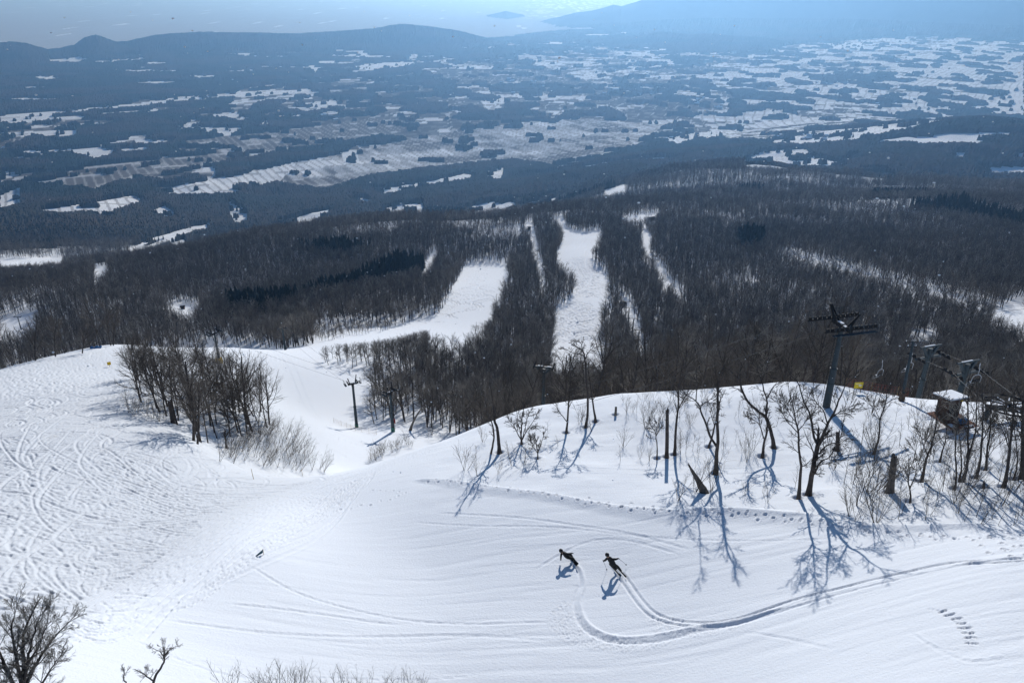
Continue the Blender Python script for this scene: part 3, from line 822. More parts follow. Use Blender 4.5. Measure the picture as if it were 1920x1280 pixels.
# ------------------------------------------------------------------ haze
def build_haze():
    bm = bmesh.new()
    bmesh.ops.create_cube(bm, size=1.0)
    me = bpy.data.meshes.new('haze'); bm.to_mesh(me); bm.free()
    m = bpy.data.materials.new('haze_air'); m.use_nodes = True
    nt = m.node_tree
    nt.nodes.remove(nt.nodes['Principled BSDF'])
    v = nt.nodes.new('ShaderNodeVolumePrincipled')
    v.inputs['Color'].default_value = HAZE_COL
    v.inputs['Density'].default_value = HAZE_DENSITY
    v.inputs['Anisotropy'].default_value = HAZE_ANISO
    v.inputs['Absorption Color'].default_value = HAZE_ABS
    nt.links.new(v.outputs[0], nt.nodes['Material Output'].inputs['Volume'])
    o = link('haze', me, m, kind='stuff', label='pale blue haze lying over the wide valley', category='haze')
    z0, z1 = -3.0, CZ + 190.0
    o.scale = (70400, 70400, z1 - z0)
    o.location = (0, 0, (z0 + z1) / 2)

HAZE_COL = (0.26, 0.54, 1.0, 1)
HAZE_ABS = (0.6, 0.6, 1.0, 1)
HAZE_DENSITY = 9.2e-5
HAZE_ANISO = 0.58
# ------------------------------------------------------------------ bare trees: tapered tubes along branch lines
class Tubes:
    def __init__(s):
        s.v = []; s.f = []; s.mi = []
    def tube(s, pts, rad, sides=4, mat=0, cap=True):
        n = len(pts)
        base = len(s.v)
        up = None
        for i in range(n):
            p = pts[i]
            d = (pts[min(i + 1, n - 1)] - pts[max(i - 1, 0)])
            if d.length < 1e-9: d = Vector((0, 0, 1))
            d.normalize()
            if up is None or abs(up.dot(d)) > 0.95:
                up = Vector((1, 0, 0)) if abs(d.x) < 0.8 else Vector((0, 1, 0))
            a = d.cross(up).normalized(); b = d.cross(a)
            up = b.cross(d) * -1 if False else up
            r = rad[i]
            for k in range(sides):
                t = 2 * math.pi * k / sides
                s.v.append(p + a * (r * math.cos(t)) + b * (r * math.sin(t)))
        for i in range(n - 1):
            for k in range(sides):
                k2 = (k + 1) % sides
                s.f.append((base + i * sides + k, base + i * sides + k2, base + (i + 1) * sides + k2, base + (i + 1) * sides + k)); s.mi.append(mat)
        if cap and sides >= 3:
            s.f.append(tuple(base + (n - 1) * sides + k for k in range(sides))); s.mi.append(mat)
    def mesh(s, name):
        me = bpy.data.meshes.new(name)
        me.from_pydata([tuple(v) for v in s.v], [], s.f)
        me.polygons.foreach_set('material_index', s.mi)
        me.polygons.foreach_set('use_smooth', [True] * len(s.f))
        me.update()
        return me

def perp(d, rnd):
    v = Vector((rnd.gauss(0, 1), rnd.gauss(0, 1), rnd.gauss(0, 1)))
    v -= d * v.dot(d)
    return v.normalized() if v.length > 1e-6 else Vector((1, 0, 0))

def grow(T, p, d, length, r0, level, spec, rnd, sides=3, trunk=None):
    """One branch line and everything that grows from it. spec[level] = (segments, children, angle lo, angle hi, length ratio, wobble, lift, first)."""
    seg, kids, a0, a1, ratio, wob, lift, first = spec[level]
    pts = [p.copy()]; rad = [r0]
    last = level == len(spec) - 1
    tip = r0 * (0.35 if last else 0.45)
    dirs = []
    d = d.normalized()
    for i in range(seg):
        d = (d + perp(d, rnd) * wob * rnd.uniform(0.3, 1.0) + Vector((0, 0, lift))).normalized()
        dirs.append(d.copy())
        pts.append(pts[-1] + d * (length / seg))
        rad.append(r0 + (tip - r0) * (i + 1) / seg)
    target = trunk if (trunk is not None and level == 0) else T
    target.tube(pts, rad, max(3, sides - level), 0 if level == 0 else (0 if level == 1 and r0 > 0.05 else 1))
    if last: return
    for k in range(kids):
        f = first + (1 - first) * (k + rnd.uniform(0.1, 0.9)) / kids
        x = f * seg; i = min(int(x), seg - 1)
        q = pts[i].lerp(pts[i + 1], x - i)
        dd = dirs[i]
        ang = rnd.uniform(a0, a1)
        nd = (dd * math.cos(ang) + perp(dd, rnd) * math.sin(ang)).normalized()
        L = length * ratio * rnd.uniform(0.6, 1.15) * (1.15 - 0.6 * (f - first) / (1 - first + 1e-6))
        rr = (rad[i] + (rad[i + 1] - rad[i]) * (x - i)) * rnd.uniform(0.42, 0.62)
        grow(T, q, nd, L, max(rr, spec_min(level + 1)), level + 1, spec, rnd, sides)
MINR = [0.035, 0.020, 0.011, 0.0075, 0.006]
def spec_min(l): return MINR[min(l, 4)]

TREE_SPECS = {   # level: segments, children, angle range, length ratio, wobble, lift, first
 'tall':   (11.0, 0.15, [(8,14,0.45,0.95,0.42,0.10,0.05,0.30),(5,9,0.4,0.9,0.52,0.22,0.07,0.15),(4,7,0.4,0.9,0.55,0.25,0.05,0.15),(3,0,0,0,0,0.3,0.04,0)]),
 'spread': (9.5, 0.17, [(6,12,0.5,1.05,0.55,0.16,0.04,0.22),(5,10,0.4,0.95,0.50,0.25,0.08,0.15),(4,8,0.4,0.9,0.52,0.28,0.05,0.15),(3,0,0,0,0,0.3,0.04,0)]),
 'slim':   (10.0, 0.10, [(8,13,0.35,0.8,0.34,0.09,0.05,0.35),(4,8,0.4,0.8,0.52,0.2,0.07,0.15),(3,6,0.4,0.8,0.5,0.25,0.05,0.15),(2,0,0,0,0,0.3,0.04,0)]),
}
SHRUB_SPECS = {
 'fan':     (2.6, 0.017, [(4,5,0.3,0.7,0.55,0.16,0.06,0.25),(3,4,0.3,0.8,0.5,0.2,0.05,0.2),(2,0,0,0,0,0.25,0.03,0)]),
 'sapling': (3.4, 0.022, [(6,12,0.45,0.85,0.34,0.10,0.05,0.2),(3,4,0.4,0.8,0.5,0.2,0.06,0.2),(2,0,0,0,0,0.25,0.03,0)]),
}

def make_tree_meshes(kind, seed, height=None, low=None):
    rnd = random.Random(seed)
    H, R, spec = TREE_SPECS[kind]
    H *= rnd.uniform(0.9, 1.1)
    trunk, crown = Tubes(), Tubes()
    grow(crown, Vector((0, 0, -0.3)), Vector((rnd.gauss(0, .06), rnd.gauss(0, .06), 1)), H, R, 0, spec, rnd, 6, trunk)
    return trunk.mesh('trunk'), crown.mesh('crown')

def make_shrub_mesh(kind, seed, stems=1, lean=(0, 0)):
    rnd = random.Random(seed)
    H, R, spec = SHRUB_SPECS[kind]
    T = Tubes()
    global MINR
    keep = MINR; MINR = [0.012, 0.008, 0.0055, 0.005, 0.005]
    for k in range(stems):
        a = rnd.uniform(0, 2 * math.pi); s = 0.05 if stems == 1 else rnd.uniform(0.15, 0.6)
        d = Vector((math.cos(a) * s + lean[0], math.sin(a) * s + lean[1], 1))
        grow(T, Vector((rnd.gauss(0, .06) * (stems > 1), rnd.gauss(0, .06) * (stems > 1), -0.15)), d, H * rnd.uniform(0.65, 1.05), R * rnd.uniform(0.8, 1.2), 0, spec, rnd, 4)
    MINR = keep
    return T.mesh('shrub')

def put_tree(meshes, loc, scale, rotz, name, label, group=None, tilt=(0, 0)):
    e = thing(name, label, 'tree', loc, rotz, group)
    e.rotation_euler = (tilt[0], tilt[1], rotz)
    e.scale = (scale, scale, scale)
    for nm, me in zip(('trunk', 'crown'), meshes):
        o = bpy.data.objects.new(nm, me); COL.objects.link(o); o.parent = e
    return e

TREES = {}
def tree_protos():
    for kind, n in (('tall', 3), ('spread', 3), ('slim', 3)):
        for i in range(n):
            t, c = make_tree_meshes(kind, 100 + i * 7 + len(kind))
            t.materials.append(M_BARK); t.materials.append(M_TWIG)
            c.materials.append(M_BARK); c.materials.append(M_TWIG)
            TREES.setdefault(kind, []).append((t, c))
SHRUBS = {}
def shrub_protos():
    for nm, kind, stems, lean in (('fan', 'fan', 5, (0, 0)), ('bush', 'fan', 9, (0, 0)), ('sapling', 'sapling', 1, (0, 0)), ('pair', 'sapling', 2, (0, 0)), ('leaning', 'fan', 3, (0.55, 0.1))):
        for i in range(3):
            me = make_shrub_mesh(kind, 300 + i * 11 + len(nm) * 3, stems, lean)
            me.materials.append(M_TWIG); me.materials.append(M_TWIG)
            SHRUBS.setdefault(nm, []).append(me)

def put_shrub(nm, px, py, h, label, group, rnd, name='shrub', base=2.6, cat='shrub', rmin=14, xyz=None):
    p = hit(px, py, rmin=rmin) if xyz is None else xyz
    o = bpy.data.objects.new(name, rnd.choice(SHRUBS[nm])); COL.objects.link(o)
    o.location = (p[0], p[1], ground(p[0], p[1]))
    s = h / base
    o.scale = (s, s, s)
    o.rotation_euler = (0, 0, rnd.uniform(-0.4, 0.4) if nm == 'leaning' else rnd.uniform(0, 6.28))
    if nm in ('sapling', 'pair') and name == 'shrub':
        o.name = 'sapling'; cat = 'sapling'; label = label.replace('shrub', 'sapling'); group = group.replace('shrubs', 'saplings')
    o['label'] = label; o['category'] = cat
    if group: o['group'] = group
    return o

# ------------------------------------------------------------------ hero trees, each with its own limbs
def limb_points(base, pl, rnd, wob=0.05, ofs0=0.0):
    """Traced limb -> points in the place. The limb stands in the upright plane through its tree's foot and wanders in depth."""
    bx, by, bz = base
    bh = math.hypot(bx, by)
    nx, ny = bx / bh, by / bh
    out = []
    o = ofs0
    for i, (px, py) in enumerate(pl):
        x, y, z = [float(v) for v in ray(px, py)]
        s = bh / (x * nx + y * ny)
        if i: o += rnd.gauss(0, wob) * 1.0
        dep = o * (1.0 if i else 1.0)
        k = 1 + dep / bh
        out.append(Vector((x * s * k, y * s * k, z * s * k + CZ)))
    return out, o

TWIG_SPEC = [(4,6,0.45,0.95,0.5,0.24,0.06,0.2),(3,5,0.4,0.9,0.5,0.26,0.05,0.15),(3,0,0,0,0,0.3,0.03,0)]
def hero(name, label, foot, limbs, seed, twigs=8, twig_len=1.5, mat=None, rmin=14, r=None, spec=None, first=0.35, cat='tree', group=None, wob=0.16, minr=None):
    global MINR
    keep = MINR
    if minr: MINR = list(minr)
    """foot: pixel of the tree's foot; limbs: [(traced pixels, width at start px, width at end px)], the first is the trunk."""
    rnd = random.Random(seed)
    base = hit(*foot, rmin=rmin) if r is None else at_r(foot[0], foot[1], r)
    dist = float(np.linalg.norm(base))
    gz = ground(base[0], base[1])
    e = thing(name, label, cat, (base[0], base[1], gz), 0, group)
    trunk, crown = Tubes(), Tubes()
    spec = spec or TWIG_SPEC
    for li, (pl, w0, w1) in enumerate(limbs):
        P, _ = limb_points(base, pl, rnd, wob if li else wob * 0.5, 0.0 if li == 0 else rnd.gauss(0, 0.05))
        fine = [P[0]]
        arr = smooth_path(np.array([tuple(p) for p in P]), 3) if False else None
        q = [P[0] * 2 - P[1]] + P + [P[-1] * 2 - P[-2]]
        fine = []
        for i in range(1, len(q) - 2):
            for t in (0, 0.34, 0.67):
                fine.append(Vector([_cub(q[i - 1][c], q[i][c], q[i + 1][c], q[i + 2][c], t) for c in range(3)]))
        fine.append(P[-1])
        for f in fine[1:-1]: f += Vector((rnd.gauss(0, .012), rnd.gauss(0, .012), rnd.gauss(0, .012)))
        n = len(fine)
        m = dist / FPX / 2
        rad = [(w0 + (w1 - w0) * (i / (n - 1)) ** 0.8) * m for i in range(n)]
        if li == 0:
            rad[0] *= 1.5
            if n > 2: rad[1] *= 1.12
            fine[0] = fine[0] - Vector((0, 0, 0.3))
            trunk.tube(fine, rad, 8, 0)
        else:
            crown.tube(fine, rad, 6, 0)
        nt = twigs if li == 0 else max(3, int(twigs * 0.75))
        f0 = first if li == 0 else 0.2
        for k in range(nt):
            f = f0 + (1 - f0) * (k + rnd.uniform(0.2, 0.9)) / nt
            x = f * (n - 1); i = min(int(x), n - 2)
            p = fine[i].lerp(fine[i + 1], x - i)
            d = (fine[i + 1] - fine[i]).normalized()
            ang = rnd.uniform(0.4, 1.1)
            nd = d * math.cos(ang) + perp(d, rnd) * math.sin(ang)
            grow(crown, p, nd, twig_len * rnd.uniform(0.55, 1.2) * (1.25 - 0.5 * f), min(0.05, max(MINR[1] * 0.8, rad[i] * 0.4)), 0, spec, rnd, 4)
        # a spray at the tip
        d = (fine[-1] - fine[-2]).normalized()
        for k in range(2):
            grow(crown, fine[-1], d + perp(d, rnd) * 0.35, twig_len * rnd.uniform(0.6, 1.0), max(MINR[1] * 0.7, rad[-1] * 0.8), 0, spec, rnd, 4)
    MINR = keep
    off = Vector((base[0], base[1], gz))
    for nm, T in (('trunk', trunk), ('crown', crown)):
        T.v = [v - off for v in T.v]
        me = T.mesh(nm)
        me.materials.append(mat or M_BARK); me.materials.append(M_TWIG)
        o = bpy.data.objects.new(nm, me); COL.objects.link(o); o.parent = e
    WELLS.append((base[0], base[1]))
    return e

def snag(label, foot, top, w0, w1, seed, mat=None, jag=0.25, name='tree_snag', spread=None):
    """A dead broken trunk without a crown."""
    rnd = random.Random(seed)
    base = hit(*foot); dist = float(np.linalg.norm(base)); m = dist / FPX / 2
    gz = ground(base[0], base[1])
    P, _ = limb_points(base, [foot, ((foot[0] * 2 + top[0]) / 3, (foot[1] * 2 + top[1]) / 3), ((foot[0] + 2 * top[0]) / 3, (foot[1] + 2 * top[1]) / 3), top], rnd, 0.04)
    bm = bmesh.new()
    sides = 10; rings = []
    fine = []
    for i in range(9):
        t = i / 8 * 3; k = min(int(t), 2); fine.append(P[k].lerp(P[k + 1], t - k))
    fine[0] = fine[0] - Vector((0, 0, 0.35))
    axis = (fine[-1] - fine[0]).normalized()
    a = axis.cross(Vector((0, 1, 0))).normalized(); b = axis.cross(a)
    for i, p in enumerate(fine):
        f = i / 8
        r = (w0 + (w1 - w0) * f) * m * (1.35 if i == 0 else 1.0)
        ring = []
        for k in range(sides):
            t = 2 * math.pi * k / sides
            rr = r * (1 + 0.14 * math.sin(3 * t + seed) + rnd.uniform(-.07, .07))
            q = p + a * rr * math.cos(t) + b * rr * math.sin(t)
            if i == 8: q += axis * (jag * rnd.uniform(-0.6, 1.0))
            ring.append(bm.verts.new(q - Vector((base[0], base[1], gz))))
        rings.append(ring)
    for i in range(8):
        for k in range(sides):
            bm.faces.new((rings[i][k], rings[i][(k + 1) % sides], rings[i + 1][(k + 1) % sides], rings[i + 1][k]))
    c = bm.verts.new(sum((v.co for v in rings[-1]), Vector()) / sides - axis * 0.18)
    for k in range(sides): bm.faces.new((rings[-1][k], rings[-1][(k + 1) % sides], c))
    me = bpy.data.meshes.new(name); bm.to_mesh(me); bm.free()
    o = link(name, me, mat or M_BARK, label=label, category='tree stump')
    o.location = (base[0], base[1], gz)
    WELLS.append((base[0], base[1]))
    return o

HEROES = [
 # label, foot, limbs, seed, twigs, twig length
 ('twin stemmed dark tree beside the crest, leftmost tall tree on the knoll', (937,849), [([(937,849),(935,830),(932,802),(927,789),(926,770),(923,746),(918,717)],7.5,2),([(920,853),(925,830),(926,811),(922,792),(914,774),(911,755)],4.6,1.4),([(926,775),(931,758),(933,735)],2.5,1)],1,8,1.3),
 ('slender tree with a rust coloured foot and a side limb low on its left', (1062,811), [([(1062,811),(1064,792),(1066,759),(1068,742),(1070,712),(1068,690)],4.5,1.2),([(1063,790),(1055,780),(1046,768),(1042,757)],2.0,0.8),([(1066,765),(1074,748),(1078,728)],1.6,0.7)],2,9,1.5),
 ('tall thin tree whose crooked top bends over to the left', (1098,800), [([(1098,800),(1102,774),(1102,746),(1100,717),(1098,690),(1096,668),(1092,657),(1084,652)],4.8,2.2),([(1096,668),(1088,664),(1078,663),(1066,657)],2.2,1.0),([(1097,672),(1104,660),(1112,652)],1.8,0.8),([(1092,657),(1090,645),(1084,640)],1.8,0.8)],3,5,1.0),
 ('slightly curved dark trunk just right of the crooked topped tree', (1117,790), [([(1117,790),(1113,764),(1109,740),(1106,714),(1102,690)],4.2,1.2),([(1111,750),(1120,735),(1124,712)],1.8,0.8)],4,8,1.2),
 ('upright tree standing right next to the tall limbless snag', (1265,852), [([(1265,852),(1267,810),(1269,787),(1271,765),(1272,735),(1275,707),(1282,675)],5.2,1.6),([(1271,768),(1278,755),(1287,740),(1292,728)],2.4,1.0),([(1272,740),(1262,722),(1256,700)],2.0,0.8),([(1273,722),(1284,705),(1294,690)],1.8,0.8)],5,9,1.5),
 ('tall tree with a long limb forking low down to its left like a V', (1342,888), [([(1342,888),(1344,847),(1346,829),(1345,791),(1346,754),(1347,726),(1348,707),(1356,690)],7.8,2.4),([(1343,836),(1331,817),(1324,795),(1314,771),(1312,761),(1303,750),(1290,742)],5.2,1.6),([(1312,761),(1326,752),(1341,744)],2.2,1.0),([(1305,751),(1307,722),(1306,690)],2.2,0.9),([(1347,720),(1356,704),(1360,692)],2.4,1.0)],6,7,1.3),
 ('short leaning tree crossing behind the V shaped tree', (1329,838), [([(1329,838),(1335,819),(1340,798),(1345,775),(1350,752)],4.4,1.6),([(1340,798),(1334,780),(1332,765)],1.6,0.7)],7,6,1.0),
 ('bent tree sweeping up to the left over the crest in a long curve', (1452,840), [([(1452,840),(1447,816),(1440,791),(1434,780),(1421,771),(1406,757),(1399,748),(1391,731),(1387,714),(1380,705),(1369,694)],7.2,2.2),([(1436,783),(1438,761),(1437,746),(1432,731),(1429,716),(1421,697)],4.2,1.4),([(1438,747),(1447,731),(1453,722),(1470,712),(1489,694)],2.6,1.0),([(1390,730),(1388,715),(1387,699)],3.6,3.0)],8,6,1.3),
 ('bushy topped smaller tree at the foot of the bent tree', (1430,855), [([(1430,855),(1432,832),(1438,810),(1438,791),(1436,775)],5.2,2.0),([(1432,822),(1425,799),(1418,790),(1408,786)],2.2,1.0),([(1425,800),(1422,784),(1414,774)],1.6,0.8)],9,9,1.0),
 ('slimmer left one of the two trees casting long shadows on the piste', (1498,932), [([(1498,932),(1501,888),(1502,873),(1498,844),(1497,811),(1492,789),(1488,768),(1485,754)],6.0,1.6),([(1497,812),(1483,797),(1472,783),(1460,757)],2.2,0.8),([(1498,806),(1506,796),(1512,787)],1.8,0.8),([(1502,874),(1509,872),(1516,866)],2.2,1.0),([(1491,790),(1480,775),(1476,760)],1.6,0.7)],10,9,1.5),
 ('large forked tree with the widest crown, low on the slope facing the piste', (1516,927), [([(1516,927),(1522,892),(1529,855),(1534,831)],9.5,7.5),([(1534,834),(1527,820),(1522,794),(1518,774),(1508,754),(1502,735),(1497,719),(1484,704)],4.8,1.4),([(1534,834),(1543,816),(1553,792),(1564,774),(1571,754),(1578,739),(1584,724)],5.6,1.5),([(1562,780),(1575,772),(1588,765)],2.2,0.9),([(1551,793),(1543,768),(1532,757),(1526,746)],2.4,0.9),([(1527,889),(1538,866),(1553,859),(1560,850)],3.4,1.2),([(1538,846),(1551,835),(1567,829),(1575,822)],2.8,1.2)],11,8,1.6),
 ('spindly tree behind the field of saplings, its crown forking in two', (1639,848), [([(1639,848),(1648,820),(1650,789),(1657,767),(1661,752),(1662,738)],3.6,1.2),([(1659,758),(1672,750),(1685,742)],1.6,0.7),([(1650,787),(1642,770),(1630,757)],1.6,0.7)],12,10,1.2),
 ('tree leaning right in front of the hut, first of the slender trees', (1729,900), [([(1729,900),(1735,868),(1741,849),(1748,828),(1754,802),(1757,775),(1758,755)],4.6,1.4),([(1739,855),(1732,835),(1726,815)],1.8,0.8),([(1731,893),(1722,868),(1716,845)],1.6,0.7)],13,9,1.3),
 ('pale brown slender trunk standing forward of the other slim trees', (1791,915), [([(1791,915),(1793,890),(1791,852),(1792,825),(1795,795),(1794,775)],3.6,1.1)],14,9,1.1),
 ('trunk forking halfway into two parallel stems by the hut deck', (1806,900), [([(1806,900),(1813,871),(1815,845),(1815,815),(1815,768),(1815,745)],5.0,1.8),([(1815,857),(1825,824),(1830,802),(1831,759),(1832,740)],3.0,1.3)],15,9,1.3),
 ('wavy thin trunk just left of the forked slender tree', (1800,897), [([(1800,897),(1803,875),(1802,845),(1798,811),(1796,785)],3.0,1.0)],16,8,1.1),
 ('straight slender trunk rising left of the bullwheel mast', (1832,893), [([(1832,893),(1837,869),(1840,837),(1843,806),(1843,759),(1842,738)],4.2,1.4),([(1841,830),(1850,812),(1856,795)],1.4,0.7)],17,9,1.2),
 ('slender trunk directly in front of the bullwheel support', (1850,878), [([(1850,878),(1851,843),(1856,815),(1857,777),(1858,752)],3.8,1.3)],18,8,1.2),
 ('thick based tree crossing in front of the bullwheel rim', (1882,912), [([(1882,912),(1889,879),(1894,839),(1897,806),(1900,768),(1902,735)],5.6,2.0),([(1893,842),(1882,812),(1874,792)],2.0,0.8),([(1896,815),(1906,790),(1908,770)],1.8,0.8)],19,9,1.3),
 ('thin bowed trunk below the right edge of the bullwheel', (1901,897), [([(1901,897),(1908,871),(1906,837),(1902,806),(1903,775)],2.8,1.0)],20,8,1.1),
 ('thick dark trunk partly outside the picture at the edge of the knoll', (1917,896), [([(1917,896),(1917,860),(1918,830),(1917,800),(1918,760)],7.0,4.0)],21,8,1.2),
 ('low forked tree standing out front below the tall broken snag', (1708,938), [([(1708,938),(1706,915),(1703,900),(1706,880)],3.0,1.4),([(1706,916),(1716,890),(1718,870)],2.0,0.8),([(1704,905),(1692,893),(1680,890)],1.6,0.7)],22,8,1.0),
 ('short slim tree between the hut and the leaning slender tree', (1763,864), [([(1763,864),(1767,845),(1772,830),(1775,806),(1776,790)],3.2,1.0)],23,9,1.1),
 ('crooked sapling tree between the tall snag and the bushy saplings', (1232,858), [([(1232,858),(1232,835),(1230,818),(1228,808),(1220,798)],2.4,1.2),([(1230,818),(1236,805),(1232,796)],1.4,0.8)],24,8,0.8),
 ('multi stemmed tree with spreading limbs beside the left trees of the knoll', (978,832), [([(978,832),(977,815),(978,800),(979,780),(982,765)],3.8,1.2),([(978,826),(969,810),(962,795),(954,785)],2.4,0.8),([(978,826),(987,808),(996,795),(1005,780)],2.4,0.8),([(978,822),(973,800),(970,780)],2.0,0.8),([(979,824),(985,800),(990,778)],2.0,0.8)],25,8,1.2),
 ('small round crowned tree low in front of the multi stemmed tree', (1008,858), [([(1008,858),(1008,848),(1006,835),(1004,822)],2.6,1.0),([(1008,850),(1014,835),(1018,820)],1.6,0.7),([(1007,848),(1000,838),(995,828)],1.6,0.7)],26,8,0.9),
]

def build_knoll():
    rnd = random.Random(77)
    for (lab, foot, limbs, seed, tw, tl) in HEROES:
        hero('bare_tree', lab, foot, limbs, seed, tw, tl)
    snag('tall dark limbless snag next to an upright tree', (1250,856), (1251,769), 7.0, 6.0, 31)
    snag('leaning dark broken trunk tapering to a point at the left', (1322,922), (1292,872), 15.0, 2.5, 32, M_BARK_GREY)
    snag('thick standing snag with weathered jagged top among the saplings', (1669,921), (1677,856), 12.5, 9.0, 33, M_BARK_GREY)
    snag('medium sized stump standing behind the large forked tree', (1571,844), (1571,811), 7.5, 6.8, 34)
    snag('small dark post like stump near the crest line', (1154,778), (1155,763), 4.6, 4.2, 35, M_BARK_GREY, 0.05)
    snag('tiny pointed stump between two slender trees', (1845,912), (1845,901), 4.2, 1.8, 36, None, 0.05)
    snag('dark thick broken trunk in the grove on the left', (325,793), (318,752), 7.2, 6.2, 37)
    G = 'shrubs scattered over the snowy knoll'
    fixed = [('bush',1210,803,3.2),('fan',1240,788,2.6),('sapling',1286,851,2.6),('sapling',1307,850,2.2),('sapling',1355,827,1.8),('sapling',1378,830,1.7),('fan',1410,846,2.6),('fan',1395,846,2.0),
             ('fan',1305,923,3.0),('fan',1334,920,3.2),('fan',1272,939,2.4),('fan',1396,929,1.6),('fan',1438,941,1.7),('sapling',1490,916,2.6),('fan',871,880,2.8),('sapling',892,864,2.2),('fan',895,891,1.7),
             ('pair',960,872,2.4),('fan',983,870,2.4),('sapling',1025,822,2.4),('fan',935,888,1.4),('fan',905,829,2.0),('fan',1046,835,1.0),('pair',1085,795,2.4),('sapling',1175,772,2.2),('fan',1090,790,2.4),
             ('fan',1275,850,2.4),('sapling',1298,845,2.4),('sapling',1272,838,2.2),('fan',1218,862,1.2),('fan',1200,860,1.4),('pair',1110,808,2.6),('sapling',1600,905,5.0),('sapling',1612,938,4.2),
             ('sapling',1640,925,3.4),('sapling',1660,930,3.2),('pair',1652,918,4.0),('fan',1563,880,2.6),('sapling',1687,917,3.0),('sapling',1762,898,3.2),('sapling',1872,884,2.6),('sapling',1750,862,2.6)]
    for nm, px, py, h in fixed:
        put_shrub(nm, px, py, h, 'thin leafless shrub standing in snow on the knoll', G, rnd, base=3.4 if nm in ('sapling', 'pair') else 2.6)
    # thicket on the right half of the knoll
    n = 0
    while n < 150:
        px, py = rnd.uniform(1545, 1919), rnd.uniform(770, 985)
        den = 1.0 if px > 1580 else 0.4
        if py > 955 and rnd.random() < 0.5: den *= 0.6
        if py < 770 + max(0, 1640 - px) * 0.5: continue
        if rnd.random() > den: continue
        nm = rnd.choice(('sapling', 'sapling', 'pair', 'fan'))
        put_shrub(nm, px, py, rnd.uniform(1.5, 3.6), 'thin leafless shrub standing in snow on the knoll', G, rnd, base=3.4 if nm != 'fan' else 2.6); n += 1
    for _ in range(64):
        px = rnd.uniform(1160, 1560); py = rnd.uniform(742, 800) if rnd.random() < .7 else rnd.uniform(800, 870)
        nm = rnd.choice(('sapling', 'sapling', 'fan'))
        put_shrub(nm, px, py, rnd.uniform(0.9, 2.5), 'thin leafless shrub standing in snow on the knoll', G, rnd, base=3.4 if nm != 'fan' else 2.6)
    # low shrubs along the crest above the gully
    G2 = 'shrubs lining the crest above the gully'
    for _ in range(30):
        t = rnd.random(); px = 690 + 140 * t; py = 874 - 52 * t - rnd.uniform(0, 12) - 5
        nm = rnd.choice(('fan', 'sapling', 'fan'))
        put_shrub(nm, px, py, rnd.uniform(1.6, 3.2), 'bare shrub rising behind the crest above the snowy gully', G2, rnd, base=3.4 if nm != 'fan' else 2.6, rmin=90)
    # leaning brushwood below the grove
    G3 = 'leaning brushwood below the grove'
    poly = [(398,862),(436,822),(520,798),(560,836),(614,886),(566,884),(480,872),(420,868)]
    n = 0
    while n < 95:
        px, py = rnd.uniform(395, 615), rnd.uniform(796, 890)
        if not in_poly(np.array([px]), np.array([py]), poly)[0]: continue
        put_shrub('leaning', px, py, rnd.uniform(1.8, 3.4), 'thin leafless shrub leaning to the right in the brush below the grove', G3, rnd, rmin=66); n += 1
    for _ in range(24):
        put_shrub('fan', rnd.uniform(235, 330), rnd.uniform(735, 790), rnd.uniform(1.4, 3.0), 'bare shrub at the left foot of the grove beside the tracked piste', 'shrubs along the left foot of the grove', rnd)
    # bottom edge of the picture
    G4 = 'shrub tops along the lower edge of the picture'
    for px, py in [(490,1300),(505,1296),(530,1304),(548,1298),(575,1306),(600,1302),(640,1304),(665,1302),(690,1306),(720,1304),(745,1302),(770,1306),(795,1308),(430,1306),(518,1300),(560,1296)]:
        put_shrub('fan', px, py + 8, rnd.uniform(1.35, 2.0), 'twiggy top of a shrub poking in at the lower edge of the picture', G4, rnd)

def build_near_trees():
    spec = [(4,7,0.35,0.8,0.55,0.18,0.07,0.15),(4,6,0.35,0.8,0.55,0.22,0.06,0.15),(3,5,0.35,0.8,0.5,0.24,0.04,0.15),(3,0,0,0,0,0.26,0.03,0)]
    hero('bare_tree', 'dense twiggy tree filling the lower left corner of the picture', (36,1400), [([(36,1400),(38,1340),(42,1280),(45,1240),(44,1190),(62,1145)],13,2),
        ([(40,1310),(58,1262),(80,1225),(105,1190),(126,1168)],7,1.2),([(38,1320),(20,1270),(5,1235),(-15,1200)],8,1.5),([(41,1290),(52,1240),(60,1200),(75,1155)],6,1.2),([(41,1285),(30,1230),(22,1180),(28,1150)],6,1.2),
        ([(44,1250),(70,1215),(88,1172)],4,1.0),([(40,1330),(75,1285),(98,1250),(108,1236)],5,1.0),([(36,1345),(10,1300),(-10,1280)],6,1.2)], 51, 17, 0.82, spec=spec, r=23.5, wob=0.22, minr=(0.010, 0.006, 0.0042, 0.0034, 0.003))
    hero('twisted_tree', 'small twisted tree with a flat twiggy crown by the lower edge', (284,1300), [([(284,1300),(290,1270),(300,1253),(307,1241),(308,1230)],4.5,2.5),([(308,1232),(303,1224),(296,1219),(286,1214)],2,0.8),([(308,1230),(312,1222),(320,1216),(328,1212)],2,0.8),
        ([(308,1230),(307,1220),(306,1210)],1.8,0.8),([(288,1276),(276,1268),(266,1260)],3,1.6),([(276,1268),(275,1261)],1.6,1.0)], 52, 6, 0.42, r=26, wob=0.05, first=0.75, minr=(0.009, 0.006, 0.0045, 0.004, 0.004))
    hero('twisted_tree', 'tiny bare sapling on a bent stem at the lower edge', (245,1296), [([(245,1296),(236,1279),(232,1272),(233,1258)],2.6,1.4)], 53, 6, 0.4, r=26, wob=0.04, first=0.7, minr=(0.009, 0.006, 0.0045, 0.004, 0.004))

